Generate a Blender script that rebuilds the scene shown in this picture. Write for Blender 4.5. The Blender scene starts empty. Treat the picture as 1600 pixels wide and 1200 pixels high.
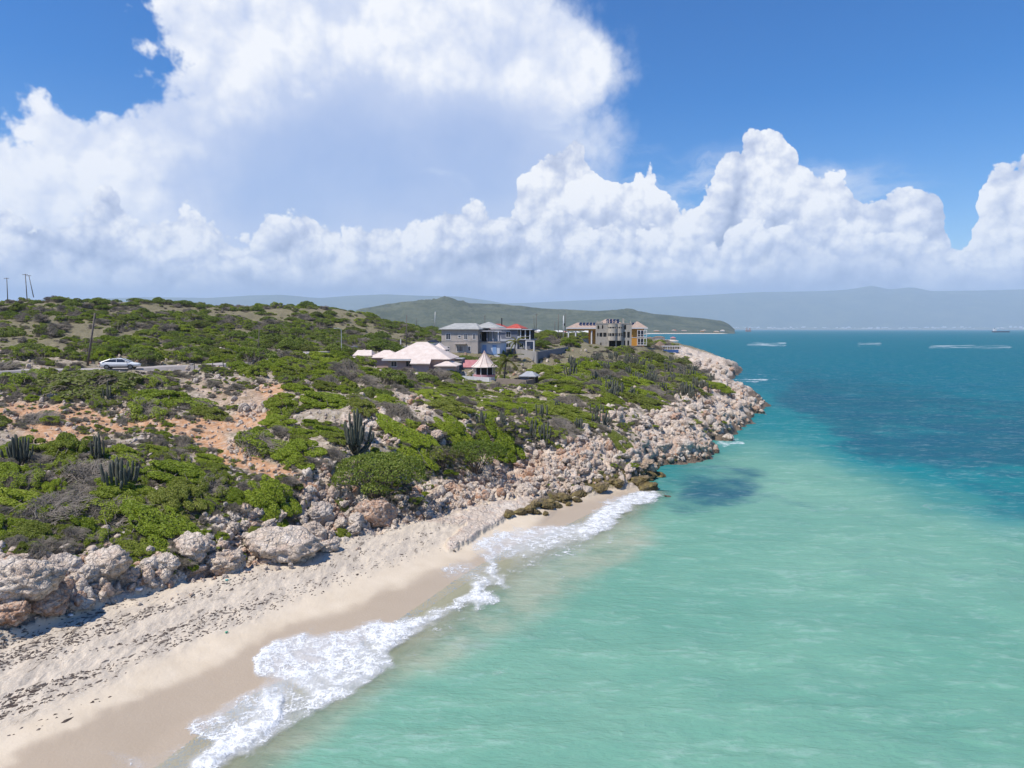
import bpy, bmesh, math, random
import numpy as np
from mathutils import Vector, Matrix, Euler

S = bpy.context.scene
C = S.collection
R = math.radians
random.seed(7)

# ------------------------------------------------------------------ camera, light, exposure
FOC = 1080.0 / 1600.0          # focal length in picture widths
CAM_H = 16.0                   # drone height over the sea, metres
PITCH = R(4.55)
cam = bpy.data.cameras.new('camera')
cam.sensor_width = 36.0
cam.lens = 36.0 * FOC
cam.clip_start = 0.5
cam.clip_end = 60000
cam_ob = bpy.data.objects.new('camera', cam)
cam_ob.location = (0, 0, CAM_H)
cam_ob.rotation_euler = (math.pi / 2 - PITCH, 0, 0)
C.objects.link(cam_ob)
S.camera = cam_ob

SUN_AZ, SUN_EL = R(-120), R(59)     # azimuth measured from straight ahead, negative = left
sun_l = bpy.data.lights.new('sun', 'SUN')
sun_l.energy = 4.6
sun_l.angle = R(0.5)
sun_l.color = (1.0, 0.94, 0.85)
sun = bpy.data.objects.new('sun', sun_l)
sd_ = Vector((math.sin(SUN_AZ) * math.cos(SUN_EL), math.cos(SUN_AZ) * math.cos(SUN_EL), math.sin(SUN_EL)))
sun.rotation_euler = sd_.to_track_quat('Z', 'Y').to_euler()
sun.location = (0, 0, 60)
C.objects.link(sun)

S.view_settings.view_transform = 'Standard'
S.view_settings.look = 'None'
S.view_settings.gamma = 1.0
S.view_settings.use_curve_mapping = False
S.view_settings.exposure = 0.2
S.render.engine = 'CYCLES'
cy = S.cycles
cy.max_bounces = 7
cy.diffuse_bounces = 2
cy.glossy_bounces = 2
cy.transmission_bounces = 3
cy.transparent_max_bounces = 12
cy.volume_bounces = 1
cy.use_denoising = True
cy.use_adaptive_sampling = True
cy.adaptive_threshold = 0.015
cy.caustics_reflective = False
cy.caustics_refractive = False
cy.sample_clamp_indirect = 6.0

# ------------------------------------------------------------------ picture <-> place
CP, SP = math.cos(PITCH), math.sin(PITCH)
def ray(px, py):
    """direction through a point of the photograph, scaled to y = 1"""
    a = (px - 800.0) / 1080.0
    b = (600.0 - py) / 1080.0
    y = CP + b * SP
    return a / y, (-SP + b * CP) / y
def slope(py):
    b = (600.0 - py) / 1080.0
    return -(-SP + b * CP) / (CP + b * SP)
def at_depth(px, py, Y):
    a, b = ray(px, py)
    return Vector((a * Y, Y, CAM_H + b * Y))
def at_z(px, py, z=0.0):
    a, b = ray(px, py)
    Y = (z - CAM_H) / b
    return Vector((a * Y, Y, z))
def to_px(x, y, z):
    """numpy: world -> photograph pixels"""
    dz = z - CAM_H
    f = y * CP - dz * SP
    u = y * SP + dz * CP
    f = np.maximum(f, 0.5)
    return 800 + 1080 * x / f, 600 - 1080 * u / f

# ------------------------------------------------------------------ node helper
class NT:
    def __init__(self, tree):
        self.t = tree; self.n = tree.nodes; self.l = tree.links
    def node(self, typ, **kw):
        nd = self.n.new(typ)
        for k, v in kw.items(): setattr(nd, k, v)
        return nd
    def put(self, sock, v):
        if v is None: return
        if isinstance(v, bpy.types.NodeSocket): self.l.new(v, sock)
        elif isinstance(v, (tuple, list)) and sock.type == 'RGBA' and len(v) == 3: sock.default_value = (*v, 1)
        else: sock.default_value = v
    def m(self, op, a, b=None, c=None, clamp=False):
        nd = self.node('ShaderNodeMath', operation=op, use_clamp=clamp)
        self.put(nd.inputs[0], a); self.put(nd.inputs[1], b); self.put(nd.inputs[2], c)
        return nd.outputs[0]
    def add(self, a, b): return self.m('ADD', a, b)
    def sub(self, a, b): return self.m('SUBTRACT', a, b)
    def mul(self, a, b): return self.m('MULTIPLY', a, b)
    def mx(self, a, b): return self.m('MAXIMUM', a, b)
    def mn(self, a, b): return self.m('MINIMUM', a, b)
    def vec(self, op, a, b=None):
        nd = self.node('ShaderNodeVectorMath', operation=op)
        self.put(nd.inputs[0], a)
        if op == 'SCALE': self.put(nd.inputs[3], b)
        else: self.put(nd.inputs[1], b)
        return nd.outputs[0]
    def xyz(self, x, y, z=0.0):
        nd = self.node('ShaderNodeCombineXYZ')
        for i, v in enumerate((x, y, z)): self.put(nd.inputs[i], v)
        return nd.outputs[0]
    def sep(self, v):
        nd = self.node('ShaderNodeSeparateXYZ'); self.put(nd.inputs[0], v)
        return nd.outputs
    def ss(self, x, lo, hi, a=0.0, b=1.0, kind='SMOOTHSTEP'):
        nd = self.node('ShaderNodeMapRange', interpolation_type=kind)
        for i, v in enumerate((x, lo, hi, a, b)): self.put(nd.inputs[i], v)
        return nd.outputs[0]
    def mix(self, f, a, b, blend='MIX'):
        nd = self.node('ShaderNodeMix', data_type='RGBA', blend_type=blend)
        self.put(nd.inputs[0], f); self.put(nd.inputs[6], a); self.put(nd.inputs[7], b)
        return nd.outputs[2]
    def noise(self, v, scale, detail=4, rough=0.55, dist=0.0, lac=2.0):
        nd = self.node('ShaderNodeTexNoise')
        self.put(nd.inputs['Vector'], v)
        nd.inputs['Scale'].default_value = scale; nd.inputs['Detail'].default_value = detail
        nd.inputs['Roughness'].default_value = rough; nd.inputs['Distortion'].default_value = dist
        nd.inputs['Lacunarity'].default_value = lac
        return nd.outputs
    def voro(self, v, scale, feature='F1', detail=0, rough=0.5, smooth=0.5, lac=2.0, rnd=1.0):
        nd = self.node('ShaderNodeTexVoronoi', feature=feature)
        nd.normalize = detail > 0
        self.put(nd.inputs['Vector'], v)
        nd.inputs['Scale'].default_value = scale
        if 'Detail' in nd.inputs: nd.inputs['Detail'].default_value = detail
        if 'Roughness' in nd.inputs: nd.inputs['Roughness'].default_value = rough
        if 'Lacunarity' in nd.inputs: nd.inputs['Lacunarity'].default_value = lac
        if feature == 'SMOOTH_F1': nd.inputs['Smoothness'].default_value = smooth
        nd.inputs['Randomness'].default_value = rnd
        return nd.outputs
    def ramp(self, f, stops, interp='LINEAR'):
        nd = self.node('ShaderNodeValToRGB'); self.put(nd.inputs[0], f)
        cr = nd.color_ramp; cr.interpolation = interp
        while len(cr.elements) < len(stops): cr.elements.new(0.5)
        for e, (p, c) in zip(cr.elements, stops):
            e.position = p; e.color = (*c, 1) if len(c) == 3 else c
        return nd.outputs[0]
    def curve(self, f, pts):
        nd = self.node('ShaderNodeFloatCurve'); self.put(nd.inputs['Value'], f)
        c = nd.mapping.curves[0]
        while len(c.points) < len(pts): c.points.new(0.5, 0.5)
        for p, (x, y) in zip(c.points, pts):
            p.location = (x, y); p.handle_type = 'AUTO_CLAMPED'
        nd.mapping.update()
        return nd.outputs[0]
    def attr(self, name, out='Fac'):
        nd = self.node('ShaderNodeAttribute', attribute_name=name)
        return nd.outputs[out]
# ------------------------------------------------------------------ sky: clear-sky model plus cloud banks laid out by compass bearing and height
def azel(px, py):
    a, b = ray(px, py)
    return math.atan2(a, 1.0), math.atan2(b, math.hypot(a, 1.0))

def build_world():
    w = bpy.data.worlds.new('World'); S.world = w; w.use_nodes = True
    w.node_tree.nodes.clear()
    t = NT(w.node_tree)
    sky = t.node('ShaderNodeTexSky', sky_type='NISHITA', sun_disc=False)
    sky.sun_elevation = SUN_EL; sky.sun_rotation = SUN_AZ
    sky.altitude = 0; sky.air_density = 1.0; sky.dust_density = 0.3; sky.ozone_density = 4.0
    skycol = t.node('ShaderNodeHueSaturation')
    skycol.inputs['Saturation'].default_value = 1.5
    skycol.inputs['Hue'].default_value = 0.509
    skycol.inputs['Value'].default_value = 0.97
    t.l.new(sky.outputs[0], skycol.inputs['Color'])
    d = t.node('ShaderNodeTexCoord').outputs['Generated']
    d = t.vec('NORMALIZE', d)
    x, y, z = t.sep(d)
    az = t.m('ARCTAN2', x, y)
    el = t.m('ARCSINE', z)
    U = t.m('MULTIPLY_ADD', az, 1 / 1.6, 0.5)
    P = t.xyz(az, el, 0.0)
    EMAX = 0.6
    def prof(pts):
        out = []
        for px, py in pts:
            a, e = azel(px, py)
            out.append(((a / 1.6) + 0.5, max(0.0, e) / EMAX))
        return out
    wn = t.noise(P, 9.0, 3, 0.5)[1]
    warp = t.vec('SCALE', t.vec('SUBTRACT', wn, (0.5, 0.5, 0.5)), 0.030)
    L = (-0.0060, 0.0100, 0.0)
    wb = t.noise(t.vec('ADD', P, (4.0, 2.0, 0)), 24.0, 4, 0.55)[1]
    P3 = t.vec('ADD', t.vec('ADD', P, t.vec('SCALE', t.vec('SUBTRACT', wn, (0.5, 0.5, 0.5)), 0.055)), t.vec('SCALE', t.vec('SUBTRACT', wb, (0.5, 0.5, 0.5)), 0.030))
    az3, el3, _ = t.sep(P3)
    U3 = t.m('MULTIPLY_ADD', az3, 1 / 1.6, 0.5)

    def billow(v, scale, seed, octs=4, gain=0.52):
        vv = t.vec('ADD', t.vec('ADD', v, warp), (seed * 3.1, seed * 1.7, 0.0))
        tot, amp, norm, sc = None, 1.0, 0.0, scale
        for i in range(octs):
            nd = t.node('ShaderNodeTexVoronoi', voronoi_dimensions='2D', feature='F1')
            t.put(nd.inputs['Vector'], vv); nd.inputs['Scale'].default_value = sc
            dome = t.m('MULTIPLY_ADD', t.mul(nd.outputs[0], nd.outputs[0]), -amp, amp)
            tot = dome if tot is None else t.add(tot, dome)
            norm += amp; amp *= gain; sc *= 2.17
        return t.mul(tot, 1.0 / norm)

    def cumulus(pts, scale, amp, seed, soft, depth, k, low, base=None, fade=0.05):
        top = t.mul(t.curve(U3, prof(pts)), EMAX)
        b1 = billow(P, scale, seed, 5)
        b2 = billow(t.vec('ADD', P, L), scale, seed, 4)
        Pn = t.vec('ADD', P, (seed, 0, 0))
        bl = t.noise(Pn, 10.0, 5, 0.6)[0]
        bl2 = t.noise(t.vec('ADD', Pn, (-0.020, 0.028, 0)), 10.0, 3, 0.6)[0]
        h = t.sub(top, el3)
        dens = t.add(h, t.mul(t.sub(b1, 0.74), amp))
        mask = t.ss(dens, 0.0, soft)
        lit = t.add(t.mul(t.sub(b1, b2), k), t.mul(t.sub(bl, bl2), k * 1.5))
        under = t.ss(t.add(h, t.mul(t.sub(bl, 0.5), depth * 1.4)), depth * 0.1, depth, 0.0, 1.0)
        v = t.m('ADD', t.sub(low, t.mul(under, 0.44)), lit)
        v = t.m('ADD', v, t.mul(t.sub(b1, 0.74), 0.7), clamp=True)
        return mask, v

    def blob(cx, cy, rx, ry, rot=0.0):
        a, e = azel(cx, cy)
        dx = t.sub(az2, a); dy = t.sub(el2, e)
        if rot:
            c, s = math.cos(R(rot)), math.sin(R(rot))
            dx, dy = t.add(t.mul(dx, c), t.mul(dy, s)), t.sub(t.mul(dy, c), t.mul(dx, s))
        q = t.add(t.m('POWER', t.mul(dx, 1080.0 / rx), 2.0), t.m('POWER', t.mul(dy, 1080.0 / ry), 2.0))
        return t.sub(1.0, t.m('SQRT', q))

    # --- the tall soft storm cloud on the left, an anvil over veils of ice
    wl = t.noise(P, 4.2, 6, 0.58)[1]
    wl2 = t.vec('SCALE', t.vec('SUBTRACT', wl, (0.5, 0.5, 0.5)), 0.13)
    P2 = t.vec('ADD', P, wl2)
    az2, el2, _ = t.sep(P2)
    parts = [blob(500, 90, 380, 150), blob(590, -40, 300, 190), blob(150, 240, 300, 130), blob(560, 260, 430, 200),
             blob(370, 10, 260, 110), blob(790, 100, 195, 105), blob(-60, 270, 260, 90), blob(240, 330, 330, 90), blob(740, 180, 120, 100)]
    big = parts[0]
    for q in parts[1:]:
        nd = t.node('ShaderNodeMath', operation='SMOOTH_MAX')
        t.put(nd.inputs[0], big); t.put(nd.inputs[1], q); nd.inputs[2].default_value = 0.25
        big = nd.outputs[0]
    big = t.sub(big, t.mul(t.ss(t.add(blob(30, 40, 260, 170), t.mul(t.sub(t.noise(P, 8.0, 5, 0.6)[0], 0.5), 1.6)), 0.05, 0.75), 1.1))
    bb = billow(P, 9.0, 5, 5)
    bb2 = billow(t.vec('ADD', P, (-0.012, 0.020, 0)), 9.0, 5, 4)
    fine = t.noise(P2, 11.0, 6, 0.6)[0]
    big_d = t.add(t.add(big, t.mul(t.sub(bb, 0.74), 0.42)), t.mul(t.sub(fine, 0.5), 0.22))
    big_m = t.ss(big_d, 0.0, 0.30)
    # pale lavender veils inside, the blue-grey hollow in the middle, white heads round the rim
    hollow = t.mx(blob(600, 260, 330, 140), blob(460, 300, 230, 80))
    hol = t.ss(hollow, -0.2, 0.8)
    thin = t.ss(t.mx(blob(540, 270, 300, 110), blob(760, 250, 210, 110)), 0.0, 0.9)
    heads = blob(300, 50, 230, 110)
    for q in (blob(545, 75, 70, 45), blob(110, 180, 130, 80), blob(60, 260, 210, 90), blob(700, 50, 200, 90), blob(930, 110, 70, 60)):
        heads = t.mx(heads, q)
    hd = t.ss(t.add(heads, t.mul(t.sub(bb, 0.74), 0.9)), -0.25, 0.6)
    big_v = t.add(t.m('MULTIPLY_ADD', hol, -0.42, 0.60), t.mul(t.sub(bb, bb2), t.m('MULTIPLY_ADD', hd, 0.95, 0.20)))
    big_v = t.add(big_v, t.mul(hd, 0.26))
    big_v = t.m('ADD', big_v, t.mul(t.sub(fine, 0.5), 0.40), clamp=True)
    big_m = t.mul(big_m, t.m('MULTIPLY_ADD', thin, -0.20, 0.97))

    # --- thin veils under the anvil's right edge and over the blue
    st = t.noise(t.vec('MULTIPLY', P2, (3.0, 9.0, 1.0)), 2.6, 6, 0.6)[0]
    veil = t.mul(t.ss(t.mx(blob(925, 215, 130, 34, -14), t.mx(blob(1150, 300, 300, 60), blob(690, 290, 50, 16))), 0.0, 0.6), t.ss(st, 0.42, 0.66))

    # --- three banks of cumulus, far to near
    far = [(-300, 330), (0, 350), (300, 360), (600, 375), (720, 350), (790, 352), (812, 292), (835, 262), (862, 240), (895, 236), (922, 256), (945, 276), (970, 276), (988, 258),
           (1012, 252), (1030, 274), (1045, 306), (1078, 330), (1098, 326), (1110, 296), (1122, 262), (1142, 234), (1175, 224), (1212, 220), (1240, 234), (1254, 268), (1280, 274), (1312, 272),
           (1335, 296), (1365, 322), (1384, 306), (1410, 292), (1455, 294), (1474, 330), (1495, 366), (1516, 372), (1532, 330), (1550, 268), (1575, 250), (1700, 235), (1900, 260)]
    near = [(-300, 300), (-60, 318), (20, 332), (60, 325), (100, 345), (150, 332), (178, 303), (200, 332), (240, 348), (300, 330), (340, 358), (400, 347), (425, 338), (452, 350), (472, 336),
            (500, 358), (560, 366), (610, 360), (660, 356), (695, 326), (735, 320), (780, 338), (830, 330), (870, 328), (905, 352), (960, 374), (1030, 360), (1070, 378), (1095, 384),
            (1120, 372), (1180, 352), (1260, 350), (1330, 362), (1390, 370), (1450, 382), (1495, 404), (1520, 398), (1545, 380), (1600, 355), (1800, 330)]
    low = [(-300, 405), (0, 410), (150, 418), (330, 424), (450, 415), (560, 412), (700, 408), (850, 415), (1000, 412), (1150, 404), (1300, 398), (1450, 412), (1600, 418), (1900, 415)]
    m1, v1 = cumulus(far, 15.0, 0.075, 1.0, 0.005, 0.17, 1.25, 0.74)
    m2, v2 = cumulus(near, 18.0, 0.070, 2.0, 0.007, 0.10, 1.2, 0.72)
    m3, v3 = cumulus(low, 15.0, 0.070, 3.0, 0.030, 0.055, 0.9, 0.52)

    def tint(v, lo=(0.29, 0.355, 0.53), mid=(0.58, 0.635, 0.79), hi=(1.0, 1.0, 1.0)):
        return t.ramp(v, [(0.0, lo), (0.5, mid), (0.95, hi)])
    colr = tint(big_v, (0.38, 0.50, 0.78), (0.58, 0.66, 0.86), (0.97, 0.98, 1.0)); a = big_m
    def over(m, c):
        nonlocal a, colr
        colr = t.mix(m, colr, c)
        a = t.mx(a, m)
    over(t.mul(veil, 0.6), (0.80, 0.86, 0.96))
    over(m1, tint(v1)); over(m2, tint(v2)); over(t.mul(m3, 0.85), tint(v3))
    # level grey rain base under the banks
    rb = t.noise(t.vec('MULTIPLY', P, (2.0, 14.0, 1.0)), 2.0, 5, 0.55)[0]
    e0 = azel(800, 476)[1]; e1 = azel(800, 434)[1]
    rain = t.ss(t.add(el, t.mul(t.sub(rb, 0.5), 0.05)), e0, e1, 1.0, 0.0)
    over(t.mul(rain, 0.92), t.ramp(rb, [(0.3, (0.25, 0.33, 0.55)), (0.7, (0.37, 0.45, 0.66))]))

    bg1 = t.node('ShaderNodeBackground'); t.l.new(skycol.outputs[0], bg1.inputs[0]); bg1.inputs[1].default_value = 0.125
    bg2 = t.node('ShaderNodeBackground'); t.l.new(colr, bg2.inputs[0]); bg2.inputs[1].default_value = 0.92
    ms = t.node('ShaderNodeMixShader')
    t.l.new(a, ms.inputs[0]); t.l.new(bg1.outputs[0], ms.inputs[1]); t.l.new(bg2.outputs[0], ms.inputs[2])
    out = t.node('ShaderNodeOutputWorld'); t.l.new(ms.outputs[0], out.inputs[0])
    w.cycles.sampling_method = 'NONE'
build_world()
# ------------------------------------------------------------------ numpy noise
def _h(ix, iy, seed):
    n = (ix.astype(np.int64) * 374761393 + iy.astype(np.int64) * 668265263 + seed * 2147483647) & 0xffffffff
    n = ((n ^ (n >> 13)) * 1274126177) & 0xffffffff
    n = (n ^ (n >> 16)) & 0xffffffff
    return n / 4294967295.0
def vnoise(x, y, seed=0):
    ix = np.floor(x); iy = np.floor(y); fx = x - ix; fy = y - iy
    fx = fx * fx * fx * (fx * (fx * 6 - 15) + 10); fy = fy * fy * fy * (fy * (fy * 6 - 15) + 10)
    a = _h(ix, iy, seed); b = _h(ix + 1, iy, seed); c = _h(ix, iy + 1, seed); d = _h(ix + 1, iy + 1, seed)
    return (a + (b - a) * fx) * (1 - fy) + (c + (d - c) * fx) * fy
def fbm(x, y, octs=4, seed=0, gain=0.5):
    s, amp, tot = 0.0, 1.0, 0.0
    for i in range(octs):
        s = s + amp * vnoise(x, y, seed + i * 17); tot += amp
        x = x * 2.03 + 11.3; y = y * 2.03 + 5.7; amp *= gain
    return s / tot                                        # 0..1
def worley(x, y, seed=0):
    """nearest jittered point: distance, second distance, id"""
    ix = np.floor(x); iy = np.floor(y)
    d1 = np.full(x.shape, 9.0); d2 = np.full(x.shape, 9.0); idn = np.zeros(x.shape)
    for ox in (-1, 0, 1):
        for oy in (-1, 0, 1):
            cx = ix + ox; cy_ = iy + oy
            jx = cx + 0.12 + 0.76 * _h(cx, cy_, seed); jy = cy_ + 0.12 + 0.76 * _h(cx, cy_, seed + 5)
            d = np.hypot(x - jx, y - jy)
            rr = _h(cx, cy_, seed + 9)
            n = d < d1
            d2 = np.where(n, d1, np.minimum(d2, d)); d1 = np.where(n, d, d1); idn = np.where(n, rr, idn)
    return d1, d2, idn
def sst(x, lo, hi):
    v = np.clip((x - lo) / (hi - lo), 0, 1)
    return v * v * (3 - 2 * v)

# ------------------------------------------------------------------ relief: heights measured at surveyed points, joined by a thin-plate spline
def z_of(px, py, Y): return CAM_H - slope(py) * Y
SURVEY = []           # (px, Y, z)
def sv(px, py, z=None, Y=None):
    if Y is None: Y = (CAM_H - z) / slope(py)
    if z is None: z = z_of(px, py, Y)
    SURVEY.append((px, Y, z))
for px, rows in {
    -350: [(1200, 2.2, 0), (1000, 3.2, 0), (870, 4.6, 0), (770, 6.0, 0), (690, 7.2, 0), (650, 8.2, 0), (610, 9.6, 0), (575, 0, 95), (540, 0, 125), (500, 0, 160), (474, 0, 205), (458, 0, 245), (466, 0, 350)],
    40: [(1200, 0.9, 0), (1100, 1.3, 0), (985, 2.0, 0), (930, 2.8, 0), (870, 3.7, 0), (770, 5.2, 0), (690, 6.5, 0), (650, 7.5, 0), (610, 9.0, 0), (577, 0, 94), (540, 0, 125), (500, 0, 165), (472, 0, 215), (457, 0, 255), (468, 0, 360)],
    180: [(1140, 0.55, 0), (1000, 1.4, 0), (925, 2.0, 0), (850, 3.3, 0), (770, 4.9, 0), (690, 6.4, 0), (650, 7.4, 0), (610, 8.9, 0), (577, 0, 95), (540, 0, 128), (500, 0, 175), (472, 0, 230), (462, 0, 265), (472, 0, 380)],
    350: [(1090, 0.25, 0), (960, 1.2, 0), (885, 1.9, 0), (830, 3.0, 0), (770, 4.4, 0), (700, 6.0, 0), (650, 7.3, 0), (600, 9.3, 0), (574, 0, 100), (540, 0, 140), (510, 0, 190), (487, 0, 240), (478, 0, 265), (488, 0, 400)],
    560: [(1000, 0.35, 0), (900, 1.3, 0), (838, 1.8, 0), (790, 3.2, 0), (740, 4.6, 0), (680, 6.5, 0), (620, 8.3, 0), (577, 9.4, 0), (552, 0, 150), (530, 0, 200), (506, 0, 245), (494, 0, 268), (506, 0, 400)],
    660: [(900, 0.7, 0), (815, 1.6, 0), (770, 2.8, 0), (720, 4.5, 0), (670, 6.2, 0), (620, 7.5, 0), (588, 8.0, 0), (562, 0, 150), (545, 0, 185), (528, 0, 240), (522, 0, 300)],
    760: [(850, 0.6, 0), (785, 1.5, 0), (740, 3.2, 0), (690, 5.2, 0), (640, 6.5, 0), (612, 7.1, 0), (598, 7.0, 0), (557, 0, 160), (546, 0, 190), (532, 0, 280)],
    860: [(795, 0.6, 0), (765, 1.2, 0), (730, 2.8, 0), (690, 4.5, 0), (650, 5.9, 0), (610, 6.9, 0), (590, 7.5, 0), (562, 0, 155), (546, 0, 200), (533, 0, 260)],
    950: [(757, 0.7, 0), (735, 1.4, 0), (715, 2.9, 0), (690, 3.8, 0), (655, 4.8, 0), (620, 6.2, 0), (590, 7.4, 0), (565, 0, 165), (542, 0, 235), (531, 0, 330)],
    1030: [(712, 2.0, 0), (690, 2.7, 0), (660, 3.6, 0), (630, 4.8, 0), (600, 6.0, 0), (575, 7.0, 0), (557, 0, 225), (546, 0, 280), (538, 0, 330)],
    1095: [(700, 1.5, 0), (688, 2.0, 0), (670, 2.5, 0), (650, 3.2, 0), (625, 4.4, 0), (605, 5.2, 0), (592, 5.6, 0), (573, 3.6, 0), (560, 3.6, 0)],
    1155: [(643, 1.6, 0), (622, 2.8, 0), (606, 3.0, 0), (582, 1.4, 0), (576, 2.4, 0)],
}.items():
    for py, z, Y in rows: sv(px, py, z if Y == 0 else None, None if Y == 0 else Y)
for px in (-350, 0, 300, 560, 700, 800, 900, 1000):
    SURVEY.append((px, 620.0, 7.0)); SURVEY.append((px, 1100.0, 5.0))
for px, z in ((-350, 3.5), (0, 1.0), (200, 0.2), (400, -0.3)):
    SURVEY.append((px, 15.0, z))
_s = np.array(SURVEY)
_su = np.stack([(_s[:, 0] - 800) / 1080.0 * 2.2, np.log(_s[:, 1])], 1)
_sw = (CAM_H - _s[:, 2]) / _s[:, 1]
def _phi(r2): return 0.5 * r2 * np.log(r2 + 1e-9)
_n = len(_su)
_d = ((_su[:, None, :] - _su[None, :, :]) ** 2).sum(2)
_A = np.zeros((_n + 3, _n + 3))
_A[:_n, :_n] = _phi(_d) + np.eye(_n) * 0.0006
_A[:_n, _n] = 1; _A[:_n, _n + 1:] = _su; _A[_n, :_n] = 1; _A[_n + 1:, :_n] = _su.T
_c = np.linalg.solve(_A, np.concatenate([_sw, np.zeros(3)]))
def tps_height(x, y):
    """smooth land height at world x, y (numpy)"""
    yy = np.clip(y, 9.0, 1500.0)
    u = np.clip(x / yy, -1.25, 0.42) * 2.2
    v = np.log(yy)
    out = np.full(x.shape, _c[_n]) + _c[_n + 1] * u + _c[_n + 2] * v
    for i in range(_n):
        out += _c[i] * _phi((u - _su[i, 0]) ** 2 + (v - _su[i, 1]) ** 2)
    z = CAM_H - out * yy
    far = sst(y, 500, 900)
    return z * (1 - far) + 5.0 * far

# coastline (water's edge), followed from behind the viewer to the far bay; second value: how steep the land rises from it
COAST_PX = [(230, 1250, .10), (300, 1200, .10), (420, 1100, .10), (520, 1050, .10), (610, 990, .10), (700, 930, .10), (770, 885, .10), (830, 855, .10), (900, 828, .10), (960, 797, .10), (1000, 772, .14),
            (1022, 752, .9), (1030, 735, 1.4), (1028, 731, 1.4), (1070, 724, 1.6), (1112, 717, 1.6), (1118, 703, 1.5), (1105, 692, 1.2), (1130, 685, 1.5), (1165, 664, 1.5), (1190, 641, 1.5), (1197, 631, 1.5),
            (1182, 619, 1.4), (1152, 606, 1.0), (1136, 598, 1.2), (1146, 589, 1.2), (1158, 581, 1.2), (1152, 573, 1.0), (1120, 562.5, .7), (1085, 553.5, .6), (1060, 548, .5), (1040, 543, .4), (1010, 537, .3), (985, 531.5, .2)]
COAST = [(-900, -420, .1), (-160, -70, .1), (-42, -2, .1)]
for px, py, k in COAST_PX:
    p = at_z(px, py, 0.0); COAST.append((p.x, p.y, k))
COAST += [(170.0, 1250.0, .2), (190.0, 1600.0, .2), (420.0, 2100.0, .2)]
LANDPOLY = [(c[0], c[1]) for c in COAST] + [(-3000, 2400), (-3000, -420)]
def inside(poly, x, y):
    r = np.zeros(x.shape, bool); n = len(poly)
    for i in range(n):
        x1, y1 = poly[i]; x2, y2 = poly[(i + 1) % n]
        if y1 == y2: continue
        c = ((y1 > y) != (y2 > y)) & (x < (x2 - x1) * (y - y1) / (y2 - y1) + x1)
        r ^= c
    return r
def shore(x, y):
    """signed distance to the water's edge (land positive) and the local steepness"""
    best = np.full(x.shape, 1e9); kk = np.full(x.shape, .1)
    for (x1, y1, k1), (x2, y2, k2) in zip(COAST[:-1], COAST[1:]):
        dx, dy = x2 - x1, y2 - y1; L2 = dx * dx + dy * dy
        s = np.clip(((x - x1) * dx + (y - y1) * dy) / L2, 0, 1)
        d = np.hypot(x - x1 - s * dx, y - y1 - s * dy)
        n = d < best
        best = np.where(n, d, best); kk = np.where(n, k1 + (k2 - k1) * s, kk)
    return np.where(inside(LANDPOLY, x, y), best, -best), kk

# ------------------------------------------------------------------ zones traced from the photograph, laid on the ground
ZS = 4.0
ZX0, ZY0, ZX1, ZY1 = -480, 400, 2080, 1720
_zw, _zh = int((ZX1 - ZX0) / ZS), int((ZY1 - ZY0) / ZS)
_gx, _gy = np.meshgrid(ZX0 + (np.arange(_zw) + .5) * ZS, ZY0 + (np.arange(_zh) + .5) * ZS)
def box_blur(a, r):
    for ax in (0, 1):
        pad = [(r + 1, r) if i == ax else (0, 0) for i in (0, 1)]
        c = np.cumsum(np.pad(a, pad, mode='edge'), axis=ax)
        a = (np.take(c, range(2 * r + 1, c.shape[ax]), axis=ax) - np.take(c, range(0, c.shape[ax] - 2 * r - 1), axis=ax)) / (2 * r + 1)
    return a
def zone(polys, blur=1):
    a = np.zeros((_zh, _zw))
    for q in polys:
        v = 1.0
        if isinstance(q, tuple): q, v = q
        a = np.maximum(a, inside(q, _gx, _gy) * v)
    return box_blur(box_blur(a, blur), blur) if blur else a
def strip(pts, w):
    """polygon round a polyline; each point (x, y) or (x, y, halfwidth)"""
    L, Rr = [], []
    for i, p in enumerate(pts):
        a = pts[max(0, i - 1)]; b = pts[min(len(pts) - 1, i + 1)]
        dx, dy = b[0] - a[0], b[1] - a[1]; l = math.hypot(dx, dy) or 1
        hw = p[2] if len(p) > 2 else w
        L.append((p[0] - dy / l * hw, p[1] + dx / l * hw)); Rr.append((p[0] + dy / l * hw, p[1] - dx / l * hw))
    return L + Rr[::-1]
def sample(a, px, py):
    fx = np.clip((px - ZX0) / ZS - .5, 0, _zw - 1.001); fy = np.clip((py - ZY0) / ZS - .5, 0, _zh - 1.001)
    ix = fx.astype(int); iy = fy.astype(int); tx = fx - ix; ty = fy - iy
    return (a[iy, ix] * (1 - tx) + a[iy, ix + 1] * tx) * (1 - ty) + (a[iy + 1, ix] * (1 - tx) + a[iy + 1, ix + 1] * tx) * ty

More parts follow.
